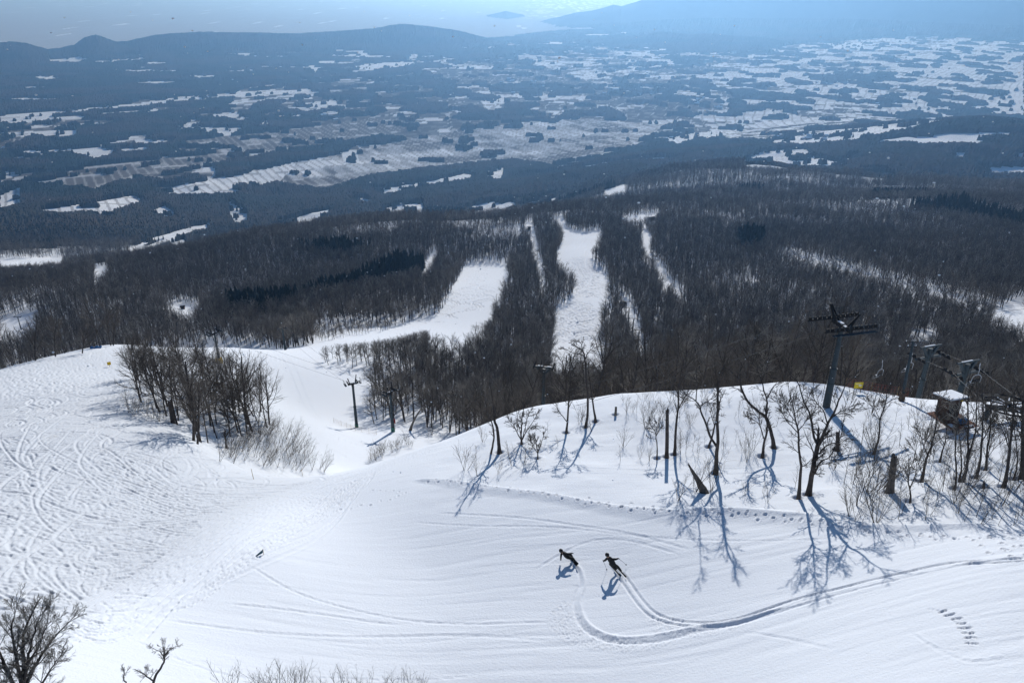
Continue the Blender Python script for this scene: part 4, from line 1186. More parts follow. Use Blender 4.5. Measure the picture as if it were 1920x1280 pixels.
# ------------------------------------------------------------------ groves and forest
def clear_of_trees(px, py, r, crowns=False, high=False):
    """True where the photograph shows open snow (no trees stand there, nor crowns in front of it)."""
    c = np.zeros(px.shape, bool)
    k = 0.45 if crowns else 1.0
    if not crowns: c |= in_poly(px, py, GULLY) & (r > 84) & (r < 330)
    c |= in_poly(px, py, RUN_LEFT) & (r > 225 * k) & (r < 720)
    c |= in_poly(px, py, RUN_MID) & (r > 240 * (0.8 if crowns else 1)) & (r < 900)
    if not (crowns and high):
        for s in STRIPS: c |= in_poly(px, py, s) & (r > 240) & (r < 1300)
    for s in FIELD_SNOW: c |= in_poly(px, py, s) & (r > 900)
    return c

def build_grove():
    rnd = random.Random(91)
    poly = [(240,748),(300,772),(370,833),(432,832),(500,806),(512,792),(480,740),(420,708),(380,690),(310,692),(255,704)]
    n = 0; spots = []
    while n < 74:
        px, py = rnd.uniform(236, 512), rnd.uniform(688, 834)
        if not in_poly(np.array([px]), np.array([py]), poly)[0]: continue
        p = hit(px, py)
        if any((p[0] - q[0]) ** 2 + (p[1] - q[1]) ** 2 < 1.6 for q in spots): continue
        spots.append(p); n += 1
    nb = len(spots)
    for i_, p in enumerate(spots + [hit(370, 832), hit(376, 828), hit(362, 826), hit(472, 806), hit(446, 808), hit(500, 800), hit(505, 795)]):
        kind = rnd.choice(('tall', 'spread', 'spread', 'slim'))
        put_tree(rnd.choice(TREES[kind]), (p[0], p[1], ground(p[0], p[1])), rnd.uniform(0.54, 0.78) * (1.22 if i_ >= nb else 1.0), rnd.uniform(0, 6.28), 'bare_tree', 'bare tree in the dense island grove between the tracked piste and the gully', 'trees of the island grove', (rnd.gauss(0, .06), rnd.gauss(0.04, .06)))
        WELLS.append((p[0], p[1]))

def forest_points():
    rng = np.random.default_rng(23)
    out = []
    def band(r0, r1, cell, amax, s):
        L = r1 * 1.05
        gx = np.arange(-L * math.sin(amax) - 5, L * math.sin(amax) + 5, cell); gy = np.arange(r0 * 0.6, L, cell)
        X, Y = np.meshgrid(gx, gy)
        X = (X + rng.uniform(-.48, .48, X.shape) * cell).ravel(); Y = (Y + rng.uniform(-.48, .48, Y.shape) * cell).ravel()
        r = np.hypot(X, Y); a = np.abs(np.arctan2(X, Y))
        m = (r >= r0) & (r < r1) & (a < amax)
        X, Y, r = X[m], Y[m], r[m]
        Z = terrain(X, Y)
        px, py = proj(X, Y, Z)
        keep = ~clear_of_trees(px, py, r)
        edge = keep & (px > 588) & (px < 800) & (r < 320)
        for hh in (1.5, 3.0, 4.5, 6.0, 7.5, 9.0, 10.5, 12.0, 13.0):
            hx, hy = proj(X, Y, Z + hh * s)
            keep &= ~clear_of_trees(hx, hy, r * 1.02, True, hh > 5.0)
        # the gully wood: its crowns stop where the run shows behind them
        lim = np.interp(px, [588, 640, 700, 760, 800], [652, 645, 640, 629, 618])
        hx, hy = proj(X, Y, Z + 1.0)
        room = (py - lim) / np.maximum(py - hy, 1e-3) / 12.5
        keep |= edge & (room > 0.36)
        thin = in_poly(px, py, THIN) & (r > 240) & (r < 800)
        keep &= ~(thin & (rng.uniform(0, 1, X.shape) < 0.85))
        gap = fbm(X / 70.0, Y / 90.0, 201, 3)
        keep &= ~((gap > 0.68) & (rng.uniform(0, 1, X.shape) < 0.6))
        if r0 < 330:
            # nothing behind the left crest until the slope has dropped, and no trees on the knoll itself
            keep &= ~((r < 86))
            keep &= ~((px < 700) & (r < 205))
            keep &= ~((px < 560) & (py < 660) & (r < 216))
            keep &= ~((px > 560) & (px < 800) & (r < 152)); keep &= ~((px >= 800) & (px < 900) & (r < 132))
            keep &= ~((px > 1000) & (px < 1046) & (r < 104)); keep &= ~((px > 1600) & (r < 118))
        con = np.zeros(X.shape, bool)
        for c in CONIFERS: con |= in_poly(px, py, c) & (r > 300) & (r < 1100)
        con |= (fbm(X / 160.0, Y / 160.0, 207, 3) > 0.70) & (r > 1000)
        sc = s * rng.uniform(0.6, 1.12, X.shape)
        sc = np.where(edge, np.minimum(sc, np.maximum(room, 0.3)), sc)
        out.append(np.c_[X, Y, Z, r, con, sc][keep])
    band(86, 330, 3.1, 0.70, 0.92)
    band(330, 760, 3.1, 0.68, 0.88)
    band(760, 1250, 4.6, 0.66, 1.05)
    band(1250, 1800, 7.2, 0.66, 1.35)
    return np.vstack(out)

def low_tree(seed, n1, n2, n3, rmul, H=11.0):
    """A lighter bare tree for the far woods."""
    rnd = random.Random(seed)
    T = Tubes()
    spec = [(4,n1,0.45,0.95,0.44,0.10,0.05,0.30),(3,n2,0.4,0.9,0.55,0.22,0.08,0.15),(2,n3,0.4,0.9,0.6,0.25,0.05,0.1),(1,0,0,0,0,0.3,0.05,0)]
    global MINR
    keep = MINR; MINR = [m * rmul for m in keep]
    grow(T, Vector((0, 0, -0.5)), Vector((rnd.gauss(0, .05), rnd.gauss(0, .05), 1)), H, 0.16 * (1 + 0.1 * rmul), 0, spec, rnd, 5)
    MINR = keep
    return [tuple(v) for v in T.v], T.f, T.mi

def low_conifer(seed):
    rnd = random.Random(seed)
    v, f = [], []
    H = 13.0
    for t in range(7):
        z0 = 0.6 + t * 1.7; r = 2.7 * (1 - t / 8.0); z1 = z0 + 3.0
        b = len(v); n = 9
        for k in range(n):
            a = 2 * math.pi * k / n + rnd.uniform(-.2, .2); rr = r * (1 if k % 2 else 0.62) * rnd.uniform(.85, 1.15)
            v.append((rr * math.cos(a), rr * math.sin(a), z0 + rnd.uniform(-.35, .35)))
        v.append((0, 0, min(z1, H)))
        for k in range(n): f.append((b + k, b + (k + 1) % n, b + n))
    return v, f, [2] * len(f)

def build_forest():
    P = forest_points()
    order = np.argsort(P[:, 3])
    P = P[order]
    rnd = random.Random(17)
    # trees one can tell apart: the nearest, each an object of its own
    px, py = proj(P[:, 0], P[:, 1], P[:, 2] + 9.0)
    vis = (px > -40) & (px < 1960) & (P[:, 4] < 0.5)
    idx = np.where(vis)[0][:240]
    for i in idx:
        x, y, z, r, con, sc = P[i]
        kind = rnd.choice(('tall', 'spread', 'slim', 'tall', 'spread'))
        px_i = px[i]
        if px_i < 900:
            lab, grp = 'bare tree at the front edge of the brown wood behind the gully', 'trees at the front of the gully wood'
        else:
            lab, grp = 'bare brown tree rising from the hollow just behind the snowy knoll', 'trees behind the knoll'
        put_tree(rnd.choice(TREES[kind]), (x, y, z + CZ), sc, rnd.uniform(0, 6.28), 'bare_tree', lab, grp, (rnd.gauss(0, .04), rnd.gauss(0, .04)))
    rest = np.ones(len(P), bool); rest[idx] = False
    Q = P[rest]
    near = (Q[:, 3] < 330)
    protos = [low_tree(1, 13, 8, 6, 1.4), low_tree(2, 14, 8, 6, 1.4), low_tree(3, 12, 9, 6, 1.4),      # nearer woods
              low_tree(4, 11, 6, 4, 2.2), low_tree(5, 12, 6, 4, 2.2), low_tree(6, 10, 7, 4, 2.2),        # far woods
              low_conifer(7), low_conifer(8)]
    rng = np.random.default_rng(31)
    pid = np.where(near, rng.integers(0, 3, len(Q)), rng.integers(3, 6, len(Q)))
    pid = np.where(Q[:, 4] > 0.5, rng.integers(6, 8, len(Q)), pid)
    verts = [np.c_[Q[:, 0], Q[:, 1], Q[:, 2] + CZ]]; kind = [np.full(len(Q), -1)]
    faces, mis = [], []
    nv = len(Q)
    for k, (v, f, mi) in enumerate(protos):
        verts.append(np.array(v)); kind.append(np.full(len(v), k))
        faces += [tuple(a + nv for a in t) for t in f]; mis += mi
        nv += len(v)
    V = np.vstack(verts); K = np.concatenate(kind)
    me = bpy.data.meshes.new('forest')
    me.from_pydata(V.tolist(), [], faces)
    me.polygons.foreach_set('material_index', mis)
    npad = len(V) - len(Q)
    def attr(nm, typ, data):
        a = me.attributes.new(nm, typ, 'POINT')
        a.data.foreach_set('value', data)
    attr('kind_id', 'INT', K.astype(np.int32))
    attr('pid', 'INT', np.r_[pid, np.zeros(npad)].astype(np.int32))
    attr('turn', 'FLOAT', np.r_[rng.uniform(0, 6.28, len(Q)), np.zeros(npad)].astype(np.float32))
    attr('size', 'FLOAT', np.r_[Q[:, 5], np.ones(npad)].astype(np.float32))
    me.update()
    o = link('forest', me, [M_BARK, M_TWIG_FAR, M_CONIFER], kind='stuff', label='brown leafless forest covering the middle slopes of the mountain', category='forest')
    ng = bpy.data.node_groups.new('forest_spread', 'GeometryNodeTree')
    ng.interface.new_socket('Geometry', in_out='INPUT', socket_type='NodeSocketGeometry')
    ng.interface.new_socket('Geometry', in_out='OUTPUT', socket_type='NodeSocketGeometry')
    N, L = ng.nodes, ng.links
    gi, go = N.new('NodeGroupInput'), N.new('NodeGroupOutput')
    def named(nm, typ):
        n = N.new('GeometryNodeInputNamedAttribute'); n.data_type = typ; n.inputs['Name'].default_value = nm
        return [s for s in n.outputs if s.enabled and s.name == 'Attribute'][0]
    kid = named('kind_id', 'INT')
    def cmp_eq(val):
        c = N.new('FunctionNodeCompare'); c.data_type = 'INT'; c.operation = 'EQUAL'
        ins = [s for s in c.inputs if s.enabled]
        L.new(kid, ins[0]); ins[1].default_value = val
        return c.outputs[0]
    def sep(src, sel):
        s = N.new('GeometryNodeSeparateGeometry'); s.domain = 'POINT'
        L.new(src, s.inputs['Geometry']); L.new(sel, s.inputs['Selection'])
        return s
    pts = sep(gi.outputs[0], cmp_eq(-1))
    join = N.new('GeometryNodeJoinGeometry')
    insts = []
    for k in range(len(protos)):
        s = sep(pts.outputs['Inverted'], cmp_eq(k))
        g = N.new('GeometryNodeGeometryToInstance'); L.new(s.outputs['Selection'], g.inputs[0])
        insts.append(g)
    for g in insts[::-1]: L.new(g.outputs[0], join.inputs[0])
    iop = N.new('GeometryNodeInstanceOnPoints')
    L.new(pts.outputs['Selection'], iop.inputs['Points']); L.new(join.outputs[0], iop.inputs['Instance'])
    iop.inputs['Pick Instance'].default_value = True
    L.new(named('pid', 'INT'), iop.inputs['Instance Index'])
    cx = N.new('ShaderNodeCombineXYZ'); L.new(named('turn', 'FLOAT'), cx.inputs['Z'])
    L.new(cx.outputs[0], iop.inputs['Rotation'])
    L.new(named('size', 'FLOAT'), iop.inputs['Scale'])
    L.new(iop.outputs[0], go.inputs[0])
    md = o.modifiers.new('spread', 'NODES'); md.node_group = ng
    print('forest trees', len(Q), 'individual', len(idx), 'up to r', P[idx[-1], 3])
# ------------------------------------------------------------------ small mesh builders
class MB:
    def __init__(s): s.bm = bmesh.new()
    def box(s, c, size, rot=None, bev=0.0):
        m = Matrix.Translation(Vector(c)) @ (rot.to_matrix().to_4x4() if rot is not None else Matrix()) @ Matrix.Diagonal((*size, 1))
        r = bmesh.ops.create_cube(s.bm, size=1.0, matrix=m)
        return s
    def bar(s, a, b, r0, r1=None, n=8):
        a, b = Vector(a), Vector(b); d = b - a
        if d.length < 1e-6: return s
        q = d.to_track_quat('Z', 'Y').to_matrix().to_4x4()
        bmesh.ops.create_cone(s.bm, cap_ends=True, segments=n, radius1=r0, radius2=r0 if r1 is None else r1, depth=d.length, matrix=Matrix.Translation((a + b) / 2) @ q)
        return s
    def beam(s, a, b, w, h):
        a, b = Vector(a), Vector(b); d = b - a
        q = d.to_track_quat('X', 'Z')
        return s.box((a + b) / 2, (d.length, w, h), q)
    def path(s, pts, r, n=6):
        for a, b in zip(pts[:-1], pts[1:]): s.bar(a, b, r, r, n)
        return s
    def ball(s, c, r, sc=(1, 1, 1)):
        bmesh.ops.create_uvsphere(s.bm, u_segments=14, v_segments=10, radius=r, matrix=Matrix.Translation(Vector(c)) @ Matrix.Diagonal((*sc, 1)))
        return s
    def quad(s, *p):
        s.bm.faces.new([s.bm.verts.new(Vector(q)) for q in p]); return s
    def build(s, name, mat, parent=None, bevel=0.0, smooth_faces=False, **props):
        if bevel > 0:
            bmesh.ops.bevel(s.bm, geom=s.bm.edges[:], offset=bevel, segments=2, profile=0.6, affect='EDGES', clamp_overlap=True)
        bmesh.ops.recalc_face_normals(s.bm, faces=s.bm.faces[:])
        me = bpy.data.meshes.new(name); s.bm.to_mesh(me); s.bm.free()
        if smooth_faces: me.polygons.foreach_set('use_smooth', [True] * len(me.polygons))
        return link(name, me, mat, parent, **props)

def copy_tree(o, parent=None):
    c = o.copy(); COL.objects.link(c)
    if parent is not None: c.parent = parent
    for ch in list(o.children): copy_tree(ch, c)
    return c

def on_ray(px, py, r):
    x, y, z = [float(v) for v in ray(px, py)]
    k = r / math.hypot(x, y)
    return Vector((x * k, y * k, z * k + CZ))

# ------------------------------------------------------------------ lift towers
def sheave_train(mb, c, d, L, n, wr=0.19):
    """A row of grooved wheels in a rocker beam: c centre, d cable direction."""
    d = Vector(d).normalized(); c = Vector(c)
    side = d.cross(Vector((0, 0, 1))).normalized()
    mb.beam(c - d * L / 2 + Vector((0, 0, -0.02)), c + d * L / 2 + Vector((0, 0, -0.02)), 0.11, 0.14)
    for i in range(n):
        p = c + d * (L * ((i + 0.5) / n - 0.5)) + Vector((0, 0, 0.12))
        mb.bar(p - side * 0.06, p + side * 0.06, wr, wr, 10)
    return mb

def lift_tower(label, foot_xy, top_z, cable, w0, w1, style='train', foot_mat=None, foot_h=0.9, arm=2.6, group=None, sign=False, pad=False, train=4.6, name='lift_tower', wheels=9):
    x, y = foot_xy
    gz = ground(x, y)
    H = top_z - gz
    ang = math.atan2(cable[1], cable[0])
    e = thing(name, label, 'lift tower', (x, y, gz), ang, group)       # local x = along the cable, y = along the crossarm
    mb = MB(); h1 = H * 0.48
    rm = w0 + (w1 - w0) * 0.42
    mb.bar((0, 0, -0.6), (0, 0, h1), w0, rm, 16)
    mb.bar((0, 0, h1 + 0.002), (0, 0, H - 0.25), rm * 0.86, w1, 16)
    mb.bar((0, 0, h1 - 0.05), (0, 0, h1 + 0.05), rm * 1.22, rm * 1.22, 16)
    mb.bar((0, 0, H * 0.30), (0, 0, H * 0.30 + 0.05), w0 * 1.02, w0 * 1.0, 16)
    mb.build('pole', M_STEEL, e, smooth_faces=False)
    mb = MB()
    for s in (-1, 1): mb.bar((-w0 - 0.13, s * 0.18, 0.6), (-w1 - 0.15, s * 0.18, H - 0.3), 0.022, 0.022, 5)
    z = 0.8
    while z < H - 0.4:
        f = z / H; xx = -(w0 + (w1 - w0) * f) - 0.14
        mb.bar((xx, -0.18, z), (xx, 0.18, z), 0.014, 0.014, 4); z += 0.34
    mb.build('ladder', M_STEEL_DARK, e)
    if foot_mat: MB().bar((0, 0, -0.3), (0, 0, foot_h), w0 * 1.18, w0 * 1.1, 16).build('foot', foot_mat, e)
    if pad: MB().box((0, 0, 0.7), (w0 * 3.6, w0 * 3.6, 1.5)).build('crash_pad', M_YELLOW_PAD, e, bevel=0.08)
    if sign: 
        s = MB().box((-w0 * 0.2, -w0 - 0.14, 2.3), (0.55, 0.04, 1.1)).build('warning_board', M_RED, e)
        MB().box((-w0 * 0.2, -w0 - 0.168, 2.5), (0.3, 0.012, 0.28)).build('panel', M_SNOW, s)
    a = arm / 2
    if style == 'train':
        MB().box((0, 0, H - 0.12), (0.34, arm, 0.30)).bar((0, 0, H - 0.6), (0, 0, H - 0.1), w1 * 1.25, w1 * 1.25, 12).build('crossarm', M_STEEL_DARK, e)
        for s in (-1, 1):
            sheave_train(MB(), (0, s * a, H + 0.12), (1, 0, 0), train, wheels).build('sheave_train', M_STEEL_DARK, e)
            mb = MB()   # slanted lifting frame above each train
            mb.beam((-0.18, s * a * 0.62, H), (-0.55 * s, s * a * 1.05, H + 1.6), 0.13, 0.16).beam((0.25, s * a * 0.62, H), (-0.45 * s, s * a * 1.05, H + 1.55), 0.11, 0.13)
            mb.build('lifting_frame', M_STEEL_DARK, e)
            mb = MB(); mb.box((0, s * (a + 0.55), H - 0.10), (train * 0.82, 0.42, 0.04))
            for xx in (-0.4, -0.13, 0.13, 0.4): mb.bar((xx * train, s * (a + 0.75), H - 0.1), (xx * train, s * (a + 0.75), H + 0.75), 0.02, 0.02, 5)
            mb.bar((-0.4 * train, s * (a + 0.75), H + 0.75), (0.4 * train, s * (a + 0.75), H + 0.75), 0.02, 0.02, 5)
            mb.build('catwalk', M_STEEL, e)
        MB().box((0.1, 0.35, H + 0.075), (0.3, 0.7, 0.07)).box((-0.05, -0.6, H + 0.072), (0.26, 0.5, 0.06)).build('snow_cap', M_SNOW, e, bevel=0.025)
    elif style == 'yoke':
        mb = MB()
        for s in (-1, 1): mb.beam((0, s * 0.1, H - 0.9), (0, s * a * 0.7, H - 0.12), 0.24, 0.26)
        mb.box((0, 0, H), (0.26, arm, 0.22)).build('crossarm', M_STEEL, e)
        for s in (-1, 1): sheave_train(MB(), (0, s * a, H + 0.1), (1, 0, 0), train * 0.7, max(4, wheels // 2)).build('sheave_train', M_STEEL_DARK, e)
        MB().box((0, 0.5, H + 0.14), (0.22, 0.7, 0.07)).box((0, -0.7, H + 0.14), (0.22, 0.5, 0.06)).build('snow_cap', M_SNOW, e, bevel=0.025)
    elif style == 'portal':
        mb = MB()
        for s in (-1, 1): mb.beam((0, s * 0.12, H - 1.5), (0, s * a * 0.72, H - 0.05), 0.24, 0.28)
        mb.box((0, 0, H), (0.18, arm, 0.16)).build('gantry', M_STEEL, e)
        MB().box((0, 0, H - 1.35), (0.24, arm * 1.25, 0.2)).build('crossarm', M_STEEL, e)
        for s in (-1, 1):
            sheave_train(MB(), (0, s * a * 1.2, H - 1.22), (1, 0, 0), train * 0.6, 4).build('sheave_train', M_STEEL_DARK, e)
        MB().box((0, 0.2, H + 0.11), (0.16, arm * 0.5, 0.05)).build('snow_cap', M_SNOW, e, bevel=0.02)
    else:               # plain T
        MB().box((0, 0, H), (0.2, arm, 0.2)).build('crossarm', M_STEEL_DARK, e)
        for s in (-1, 1): MB().box((0, s * a, H + 0.12), (1.6, 0.14, 0.22)).build('sheave_train', M_STEEL_DARK, e)
    return e, H, gz

def cable_thing(label, pts, sag=0.0, r=0.022, group='haul cables of the lifts'):
    pts = [Vector(p) for p in pts]
    fine = []
    for a, b in zip(pts[:-1], pts[1:]):
        for i in range(10):
            t = i / 10; p = a.lerp(b, t); p.z -= sag * 4 * t * (1 - t) * (b - a).length * 0.02
            fine.append(p)
    fine.append(pts[-1])
    T = Tubes(); T.tube(fine, [r] * len(fine), 5, 0)
    me = T.mesh('haul_cable')
    return link('haul_cable', me, M_CABLE, label=label, category='cable', group=group)

def chair(label, top, yaw, group='empty chairs of the chairlift', w=1.1):
    e = thing('lift_chair', label, 'lift chair', tuple(top), yaw, group)      # local x = along the cable
    MB().bar((0, 0, 0.05), (0, 0, -0.25), 0.05).path([(0, 0, -0.2), (-0.12, 0, -0.6), (-0.12, 0, -1.1), (-0.05, 0, -1.25)], 0.04).build('hanger', M_STEEL_PALE, e)
    pts = []
    for i in range(17):
        t = math.pi * i / 16; pts.append((-0.05, -w / 2 * math.cos(t), -1.65 + 0.42 * math.sin(t)))
    pts = [(0.0, -w / 2, -2.25)] + pts + [(0.0, w / 2, -2.25)]
    MB().path(pts, 0.036).build('hoop_frame', M_STEEL_PALE, e)
    MB().box((0.22, 0, -2.22), (0.46, w * 0.92, 0.06)).build('seat', M_BLACK, e, bevel=0.02)
    MB().box((-0.03, 0, -1.92), (0.05, w * 0.92, 0.38)).build('backrest', M_BLACK, e, bevel=0.02)
    MB().path([(0.05, -w / 2, -2.25), (0.40, -w / 2, -2.3), (0.48, -w / 2, -2.7), (0.48, w / 2, -2.7), (0.40, w / 2, -2.3), (0.05, w / 2, -2.25)], 0.018).build('footrest', M_STEEL_PALE, e)
    MB().box((0.2, 0.1, -2.17), (0.34, w * 0.5, 0.05)).build('snow_patch', M_SNOW, e, bevel=0.02)
    return e

def build_lifts():
    # main tower on the crest
    b = hit(1549, 763); top = on_ray(1563, 606, float(np.hypot(b[0], b[1])))
    A, HA, gA = lift_tower('tall grey steel lift tower on the crest of the knoll with long beaded sheave rows', b[:2], top.z, (0.97, 0.24), 0.37, 0.20, arm=2.7, train=5.4, wheels=11)
    pA = Vector((b[0], b[1], top.z + 0.3))
    def hidden(px, pytop, r, pybase=None):
        p = on_ray(px, pytop, r); return p
    t = on_ray(1020, 688, 92)
    lift_tower('grey green lift tower with a Y shaped snow dusted head just behind the crest', (t.x, t.y), t.z, (0.25, 1), 0.26, 0.2, style='yoke', arm=2.5, train=2.6)
    g1 = hit(669, 801, rmin=86); t1 = on_ray(663, 718, float(np.hypot(g1[0], g1[1])))
    g2 = hit(737, 809, rmin=86); t2 = on_ray(727, 735, float(np.hypot(g2[0], g2[1])))
    g3 = hit(412, 681, rmin=86); t3 = on_ray(404, 623, float(np.hypot(g3[0], g3[1])))
    g4 = hit(535, 656, rmin=86); t4 = on_ray(534, 615, float(np.hypot(g4[0], g4[1])))
    d23 = Vector((g3[0] - g2[0], g3[1] - g2[1], 0)).normalized(); d14 = Vector((g4[0] - g1[0], g4[1] - g1[1], 0)).normalized()
    lift_tower('dark lift tower with a green foot standing in the gully, left one of the pair', g1[:2], t1.z, d14, 0.34, 0.22, foot_mat=M_GREEN, foot_h=0.9, arm=2.0, train=1.7, wheels=5)
    lift_tower('green footed lift tower carrying a red warning board beside the wood', g2[:2], t2.z, d23, 0.36, 0.24, foot_mat=M_GREEN, foot_h=1.1, arm=2.1, train=1.9, sign=True, wheels=5)
    lift_tower('dark lift tower with a yellow crash pad behind the island grove', g3[:2], t3.z, d23, 0.34, 0.2, arm=2.4, train=2.6, pad=True, wheels=6)
    lift_tower('small dark lift tower at the far edge of the gully by the brushwood', g4[:2], t4.z, d14, 0.38, 0.24, style='tee', arm=2.0)
    for s, w in ((-1.25, 'nearer'), (1.25, 'farther')):
        n = Vector((-d23.y, d23.x, 0)) * s
        far = Vector((g3[0], g3[1], t3.z)) + d23 * 160 + Vector((0, 0, -62))
        cable_thing(f'{w} haul cable over the gully between the green footed tower and the yellow padded tower', [Vector((g2[0], g2[1], t2.z + .3)) + n, Vector((g3[0], g3[1], t3.z + .3)) + n, far + n], 0.5, 0.02)
        n = Vector((-d14.y, d14.x, 0)) * s
        cable_thing(f'{w} haul cable between the dark gully tower and the small tower at the gully end', [Vector((g1[0], g1[1], t1.z + .3)) + n, Vector((g4[0], g4[1], t4.z + .3)) + n], 0.5, 0.02)
        c = Vector((0.97, 0.24, 0)).normalized(); n = Vector((-c.y, c.x, 0)) * s * 1.08
        cable_thing(f'{w} haul cable running from the tall crest tower out past the right edge', [pA - c * 26 + n + Vector((0, 0, -4.5)), pA - c * 2.6 + n, pA + c * 2.6 + n, pA + c * 60 + n + Vector((0, 0, 1.0))], 0.4, 0.013)
    # chairlift: bullwheel, two portal towers, chairs going down behind the crest
    p1 = on_ray(1746, 649, 93); p2 = on_ray(1816, 678, 88)
    dirc = Vector((p1.x - p2.x, p1.y - p2.y, 0))
    down = Vector((-0.32, 0.95, 0)).normalized()
    lift_tower('blue grey portal tower of the chairlift with a V shaped head, left of the hut', (p1.x, p1.y), p1.z, (down.x, down.y), 0.30, 0.27, style='portal', arm=2.9)
    lift_tower('portal tower of the chairlift behind the hut, right of the other portal tower', (p2.x, p2.y), p2.z, (down.x, down.y), 0.32, 0.27, style='portal', arm=2.9)
    side = Vector((-down.y, down.x, 0))
    bw = on_ray(1890, 759, 69.5)
    endp = p1 + down * 120 + Vector((0, 0, -66))
    lines = []
    for s in (-1, 1):
        n = side * s * 1.75
        pts = [bw + n * 1.0, Vector((p2.x, p2.y, p2.z - 1.0)) + n, Vector((p1.x, p1.y, p1.z - 1.0)) + n, endp + n]
        lines.append(pts)
        cable_thing('chairlift cable on the hut side from the bullwheel down past both portal towers' if s < 0 else 'chairlift cable on the outer side from the bullwheel down past both portal towers', pts, 0.3, 0.014)
    yaw = math.atan2(down.y, down.x)
    def on_line(pts, i, t):
        a, b_ = pts[i], pts[i + 1]; p = a.lerp(b_, t); p.z -= 0.3 * 4 * t * (1 - t) * (b_ - a).length * 0.02; return p
    chair('empty lift chair hanging left of the leaning utility pole', on_ray(1655, 676, 103), yaw + 0.15)
    chair('empty lift chair hanging between the utility pole and the portal tower', on_ray(1711, 662, 97), yaw + 0.1)
    chair('empty lift chair tilted beside the second portal tower head', on_ray(1838, 682, 86), yaw - 0.1)
    chair('empty lift chair low over the snow under the bullwheel', on_ray(1866, 776, 70.5), yaw - 0.15)
    # bullwheel
    e = thing('bullwheel', 'large dark horizontal bullwheel with snow lined spokes at the top station', 'bullwheel', (bw.x, bw.y, bw.z), 0)
    mb = MB(); R = 1.78; n = 40
    for i in range(n):
        a0, a1 = 2 * math.pi * i / n, 2 * math.pi * (i + 1) / n
        mb.bar((R * math.cos(a0), R * math.sin(a0), 0), (R * math.cos(a1), R * math.sin(a1), 0), 0.085, 0.085, 6)
    mb.build('rim', M_STEEL_DARK, e)
    for i in range(8):
        a = 2 * math.pi * i / 8 + 0.2
        s = MB().beam((0.2 * math.cos(a), 0.2 * math.sin(a), 0), (1.72 * math.cos(a), 1.72 * math.sin(a), 0), 0.12, 0.10).build('spoke', M_STEEL_DARK, e)
        MB().beam((0.35 * math.cos(a), 0.35 * math.sin(a), 0.075), (1.2 * math.cos(a), 1.2 * math.sin(a), 0.075), 0.07, 0.05).build('snow_line', M_SNOW, s)
    MB().bar((0, 0, -0.2), (0, 0, 0.28), 0.28, 0.24, 14).build('hub', M_STEEL_DARK, e)
    gz = ground(bw.x, bw.y) - bw.z
    MB().bar((-1.3, 0.5, gz - 0.5), (-1.2, 0.35, -0.55), 0.27, 0.22, 14).beam((-1.5, 0.5, -0.42), (1.3, -0.3, -0.42), 0.34, 0.3).bar((0, 0, -0.42), (0, 0, -0.15), 0.2).build('support', M_STEEL, e)
    MB().box((-0.6, 1.5, 0.05), (1.5, 0.5, 0.08)).bar((-1.2, 1.5, -0.5), (-1.2, 1.5, 0.05), 0.06).bar((0.0, 1.5, -0.5), (0.0, 1.5, 0.05), 0.06).build('service_platform', M_STEEL_DARK, e)
    # leaning utility pole
    g = hit(1690, 752); tp = on_ray(1713, 639, float(np.hypot(g[0], g[1])) + 1.0)
    gz = ground(g[0], g[1]); d = tp - Vector((g[0], g[1], gz))
    e = thing('utility_pole', 'leaning wooden utility pole with two crossarms at the end of the crest', 'utility pole', (g[0], g[1], gz))
    MB().bar(d * -0.05, d, 0.17, 0.11, 12).build('pole', M_STEEL, e)
    for f, L in ((0.975, 1.5), (0.90, 0.9)):
        m = d * f; ca = MB().beam(m + Vector((-L / 2, 0.1, 0)), m + Vector((L / 2, 0.1, 0)), 0.09, 0.1).build('crossarm', M_STEEL_DARK, e)
        for k in (-0.42, 0.42): MB().bar(m + Vector((L * k, 0.1, 0.05)), m + Vector((L * k, 0.1, 0.2)), 0.035).build('insulator', M_SNOW, ca)
    MB().box(d * 0.02 + Vector((-0.02, 0, 0.35)), (0.42, 0.42, 0.9)).build('foot_box', M_WOOD, e)
    # distant towers on the lower lift lines: one is built, the rest are copies
    proto = None
    spots = [((1173, 592), 'small lift tower nearest the dark station hut on the lower slope'), ((1178, 604), 'second small lift tower down the narrow cut from the station hut'), ((1186, 626), 'third small lift tower down the narrow cut on the lower slope'),
             ((1196, 650), 'fourth small lift tower standing in the narrow cut nearest the knoll'), ((1007, 487), 'small lift tower halfway up the thin cut left of the main run'), ((1001, 460), 'small lift tower in the upper part of the thin cut left of the main run'),
             ((1016, 528), 'small lift tower at the lower end of the thin cut left of the main run'), ((40, 618), 'small T shaped lift tower on the snow patch at the left edge'), ((994, 440), 'small lift tower near the top of the thin cut left of the main run')]
    for (px, py), lab in spots:
        p = hit(px, py, rmin=232); gz = ground(p[0], p[1])
        if proto is None:
            proto, H, _ = lift_tower(lab, p[:2], gz + 7.2, (0.05, 1), 0.26, 0.2, style='tee', arm=3.4, group='small towers of the lower lifts')
        else:
            c = copy_tree(proto); c['label'] = lab; c.location = (p[0], p[1], gz)

